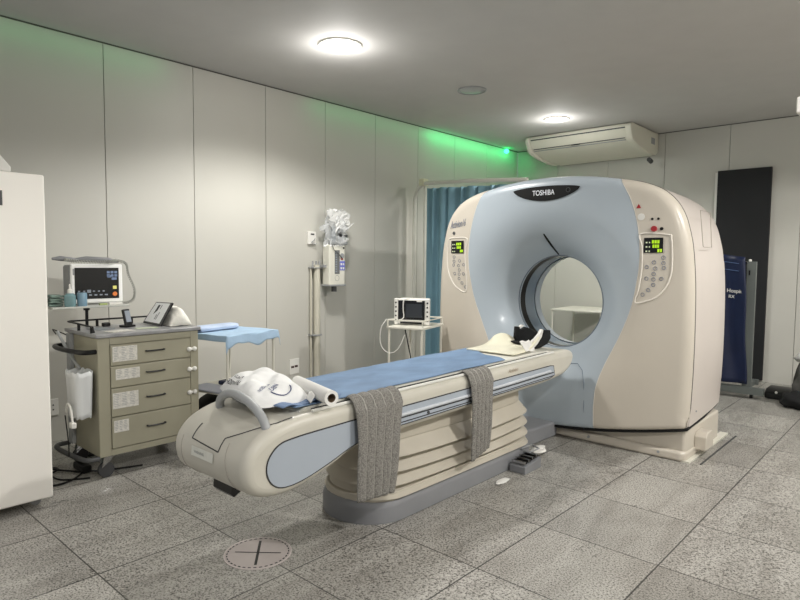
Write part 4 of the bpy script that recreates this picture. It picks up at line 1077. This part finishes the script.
# ------------------------------------------------------------------ curtain and frame
t = thing('curtain_frame', 'white bent-tube curtain frame by the left wall behind the gantry', 'curtain rail', (-4.95, 5.8, 0))
zr = 2.40
fr = [(-5.06, 5.83, 0), (-5.06, 5.83, 2.20)]+[(-5.06+.20*(1-math.cos(a)), 5.83+.0*a, 2.20+.22*math.sin(a)) for a in [PI/2*k/6 for k in range(1, 7)]]+[(-4.3, 5.84, 2.40), (-3.45, 5.86, 2.35)]
obj('tube_frame', MB().tube(fr, .024, 12), mat('frame_white', '#d6d5cb', .4), t)
obj('tube_frame', MB().tube([(-5.06, 5.83, 0), (-5.06, 5.83, .02)], .05, 12), GREY, t)
obj('corner_post', MB().cyl((-4.93, 5.88, 0), (-4.93, 5.88, 2.46), .018, 10), mat('frame_white', '#d6d5cb', .4), t)
obj('corner_joint', MB().box(-4.97, -4.89, 5.80, 5.90, 2.39, 2.48), mat('joint_cream', '#d9d6bb', .4), t, bevel=.01)
obj('far_post', MB().cyl((-3.45, 5.87, 0), (-3.45, 5.87, 2.34), .02, 10), mat('frame_white', '#d6d5cb', .4), t)
def curt(u, v):
    x = -4.88+1.4*u; z = .12+(2.24-.05*u)*v
    return (x+.02*math.sin(u*40), 5.86+.045*math.sin(u*62)*(1-.3*v)+.012*math.sin(u*23), z)
o = obj('teal_curtain', MB().grid(curt, 200, 16), CURT, solid=.003); tag(o, 'pleated teal blue curtain hanging behind the gantry', 'curtain')

# ------------------------------------------------------------------ air conditioner
t = thing('air_conditioner', 'long cream ceiling-mounted air conditioner in the back corner', 'air conditioner', (-3.72, 8.0, 2.85))
acp = [(7.52, 3.185), (7.50, 3.15), (7.55, 3.03), (7.62, 2.985), (7.85, 2.935), (8.2, 2.905), (8.42, 2.90), (8.42, 3.185)]
ACM = mat('ac_cream', '#dedbcc', .4, var=.02)
obj('ac_body', MB().prism(acp, 'x', -4.40, -3.05), ACM, t, bevel=.006)
acs = [(7.54, 3.19), (7.47, 3.15), (7.52, 3.03), (7.60, 2.965), (7.85, 2.915), (8.15, 2.885), (8.36, 2.90), (8.43, 2.95), (8.43, 3.19)]
for x0, x1 in ((-4.46, -4.40), (-3.05, -2.97)):
    obj('end_cap', MB().prism(smoothloop(acs[:8], 3, False)+[acs[8]], 'x', x0, x1), ACM, t, bevel=.018, seg=3)
def acl(f, name, m, w=.010):
    # strip on the front face between profile points at fraction f
    a, b_ = Vector((7.50, 3.15)), Vector((7.55, 3.02)); p = a+(b_-a)*f
    obj(name, MB().box(-4.385, -3.06, p.x-.006, p.x+.01, p.y-w/2, p.y+w/2), m, t)
acl(.12, 'intake_slot', DGREY, .014)
obj('outlet_slot', MB().box(-4.37, -3.08, 7.56, 7.575, 3.012, 3.020), DGREY, t)
obj('outlet_slot', MB().box(-4.37, -3.08, 7.585, 7.60, 2.992, 3.0), GREY, t)
obj('indicator', MB().box(-3.80, -3.68, 7.552, 7.562, 3.006, 3.016), BLACK, t)
obj('side_grille', MB().box(-2.97, -2.965, 8.16, 8.28, 3.02, 3.10), GREY, t)
obj('drain_stub', MB().cyl((-3.0, 8.18, 2.82), (-3.0, 8.26, 2.80), .03, 12), DGREY, t)

# ------------------------------------------------------------------ black wall panel, rack, apron
t = thing('black_wall_panel', 'tall narrow black panel standing against the back wall', 'panel', (-1.92, YB-.03, 0))
obj('panel_board', MB().box(-2.214, -1.619, YB-.045, YB-.005, .02, 2.62), mat('panel_black', '#17181a', .6), t, bevel=.002)
obj('panel_edge', MB().box(-2.245, -2.216, YB-.035, YB-.002, 0, 2.60), WHITE, t)
t = thing('apron_rack', 'grey metal mobile rack holding the navy apron by the back wall', 'rack', (-1.7, 7.3, 0))
RM = mat('rack_grey', '#666b68', .5)
obj('upright_post', MB().box(-1.595, -1.505, 7.29, 7.33, .08, 1.475), RM, t, bevel=.004)
obj('base_bar', MB().box(-2.3, -1.385, 7.27, 7.35, .045, .12), RM, t, bevel=.004)
obj('rear_bar', MB().box(-2.3, -1.5, 7.60, 7.64, .10, .16), RM, t, bevel=.004)
obj('hanger_bar', MB().tube([(-1.55, 7.31, 1.46), (-2.3, 7.31, 1.52)], .014, 10), CHROME, t)
obj('far_post', MB().box(-2.3, -2.22, 7.29, 7.33, .08, 1.52), RM, t, bevel=.004)
obj('post_cap', MB().sphere((-1.57, 7.31, 1.485), .016, 8), WHITE, t)
obj('post_slot', MB().box(-1.575, -1.560, 7.285, 7.292, 1.33, 1.38), BLACK, t)
obj('cross_bar', MB().box(-1.57, -1.53, 7.31, 7.64, .10, .15), RM, t)
for x in (-1.50, -2.2): obj('caster', MB().cyl((x-.015, 7.31, .025), (x+.015, 7.31, .025), .024, 14), BLACK, t)
t = thing('lead_apron', 'navy blue lead apron with white lettering hanging on the grey rack', 'apron', (-1.75, 7.27, .13))
def apr(u, v):
    z = .16+1.42*v; w = 1-.10*v
    x = -2.02+.475*u*w; 
    return (x+.008*math.sin(z*7), 7.235+.018*math.sin(u*9+z*2)+.01*math.sin(z*4), z-.06*u*v)
obj('apron_cloth', MB().grid(apr, 30, 30), NAVY, t, solid=.02)
def stitch(z, u0=.35, u1=.95): 
    return MB().tube([(-2.02+.42*u*.92, 7.235+.018*math.sin(u*9+z*2)+.01*math.sin(z*4)-.012, z-.05*u) for u in [u0+(u1-u0)*k/10 for k in range(11)]], .003, 5)
obj('stitching', stitch(1.50), mat('stitch_blue', '#5a6f9a', .7), t)
obj('stitching', stitch(1.42), mat('stitch_blue', '#5a6f9a', .7), t)
obj('apron_lettering', text_mb('Hospital', .055, (-1.76, 7.200, 1.145), (1, 0, -.06), (0, 0, 1)), WHITE, t, smooth=False)
obj('apron_lettering', text_mb('RX', .045, (-1.74, 7.200, 1.085), (1, 0, -.06), (0, 0, 1)), WHITE, t, smooth=False)
# black stuff on the floor at the right
cable('black_floor_cable', [(-1.36, 7.45, .02), (-1.25, 7.6, .03), (-1.15, 7.45, .02), (-1.0, 7.55, .03), (-.9, 7.3, .02), (-1.1, 7.3, .02)], .018, 'thick black cable heaped on the floor right of the rack')
o = obj('black_equipment_box', MB().prism([(7.40, .005), (7.40, .07), (7.48, .11), (7.70, .11), (7.74, .005)], 'x', -1.40, -1.16), BLACK, bevel=.02, seg=3); tag(o, 'low black box on the floor right of the apron rack', 'box')
o = obj('white_button', MB().sphere((-1.29, 7.41, .08), .014, 10), WHITE); tag(o, 'tiny white knob on the low black box right of the rack', 'knob')
def heap(cx, cy, cz, rx, ry, rz, seed):
    def f(u, v):
        a = 2*PI*u; b_ = PI*v; d = Vector((math.sin(b_)*math.cos(a), math.sin(b_)*math.sin(a), math.cos(b_)))
        k = 1+.28*noise.noise(d*2.2+Vector((seed, 0, 0)))+.12*noise.noise(d*6+Vector((seed, 0, 0)))
        return (cx+rx*d.x*k, cy+ry*d.y*k, max(.003, cz+rz*d.z*k))
    return MB().grid(f, 26, 16, True)
o = obj('grey_backpack', heap(-.93, 7.36, .24, .21, .18, .26, 2), mat('pack_grey', '#5c5a56', .8, var=.25, vscale=12, bump=.5, bscale=12), ang=80); tag(o, 'dark grey bag standing on the floor at the right edge', 'bag')
o = obj('crumpled_white_cloth', heap(-.99, 7.30, .50, .12, .11, .06, 6), mat('cloth_grey', '#c9c8c4', .8, bump=.5), ang=80); tag(o, 'crumpled pale cloth on top of the dark grey bag', 'cloth')
o = obj('black_pouch', heap(-1.04, 7.15, .06, .16, .13, .10, 9), BLACKM, ang=80); tag(o, 'black soft pouch on the floor in front of the dark grey bag', 'pouch')
t = thing('wall_fixture', 'pale small box fixed under the ceiling at the far right', 'fixture', (-.77, 5.0, 2.49))
obj('fixture_box', MB().box(-.83, -.60, 4.95, 5.1, 2.49, 2.60), WHITE, t, bevel=.01)
obj('fixture_stem', MB().cyl((-.70, 5.03, 2.59), (-.70, 5.03, ZC), .015, 10), WHITE, t)

# ------------------------------------------------------------------ table behind the gantry
frame_table('back_table', 'white table by the back wall, seen through the scanner bore', -3.72, 7.99, .72, .80, .805, math.radians(4), rr=.014)

# ------------------------------------------------------------------ colour management
SC.view_settings.view_transform = 'Standard'
SC.view_settings.look = 'None'
SC.view_settings.exposure = 0.0
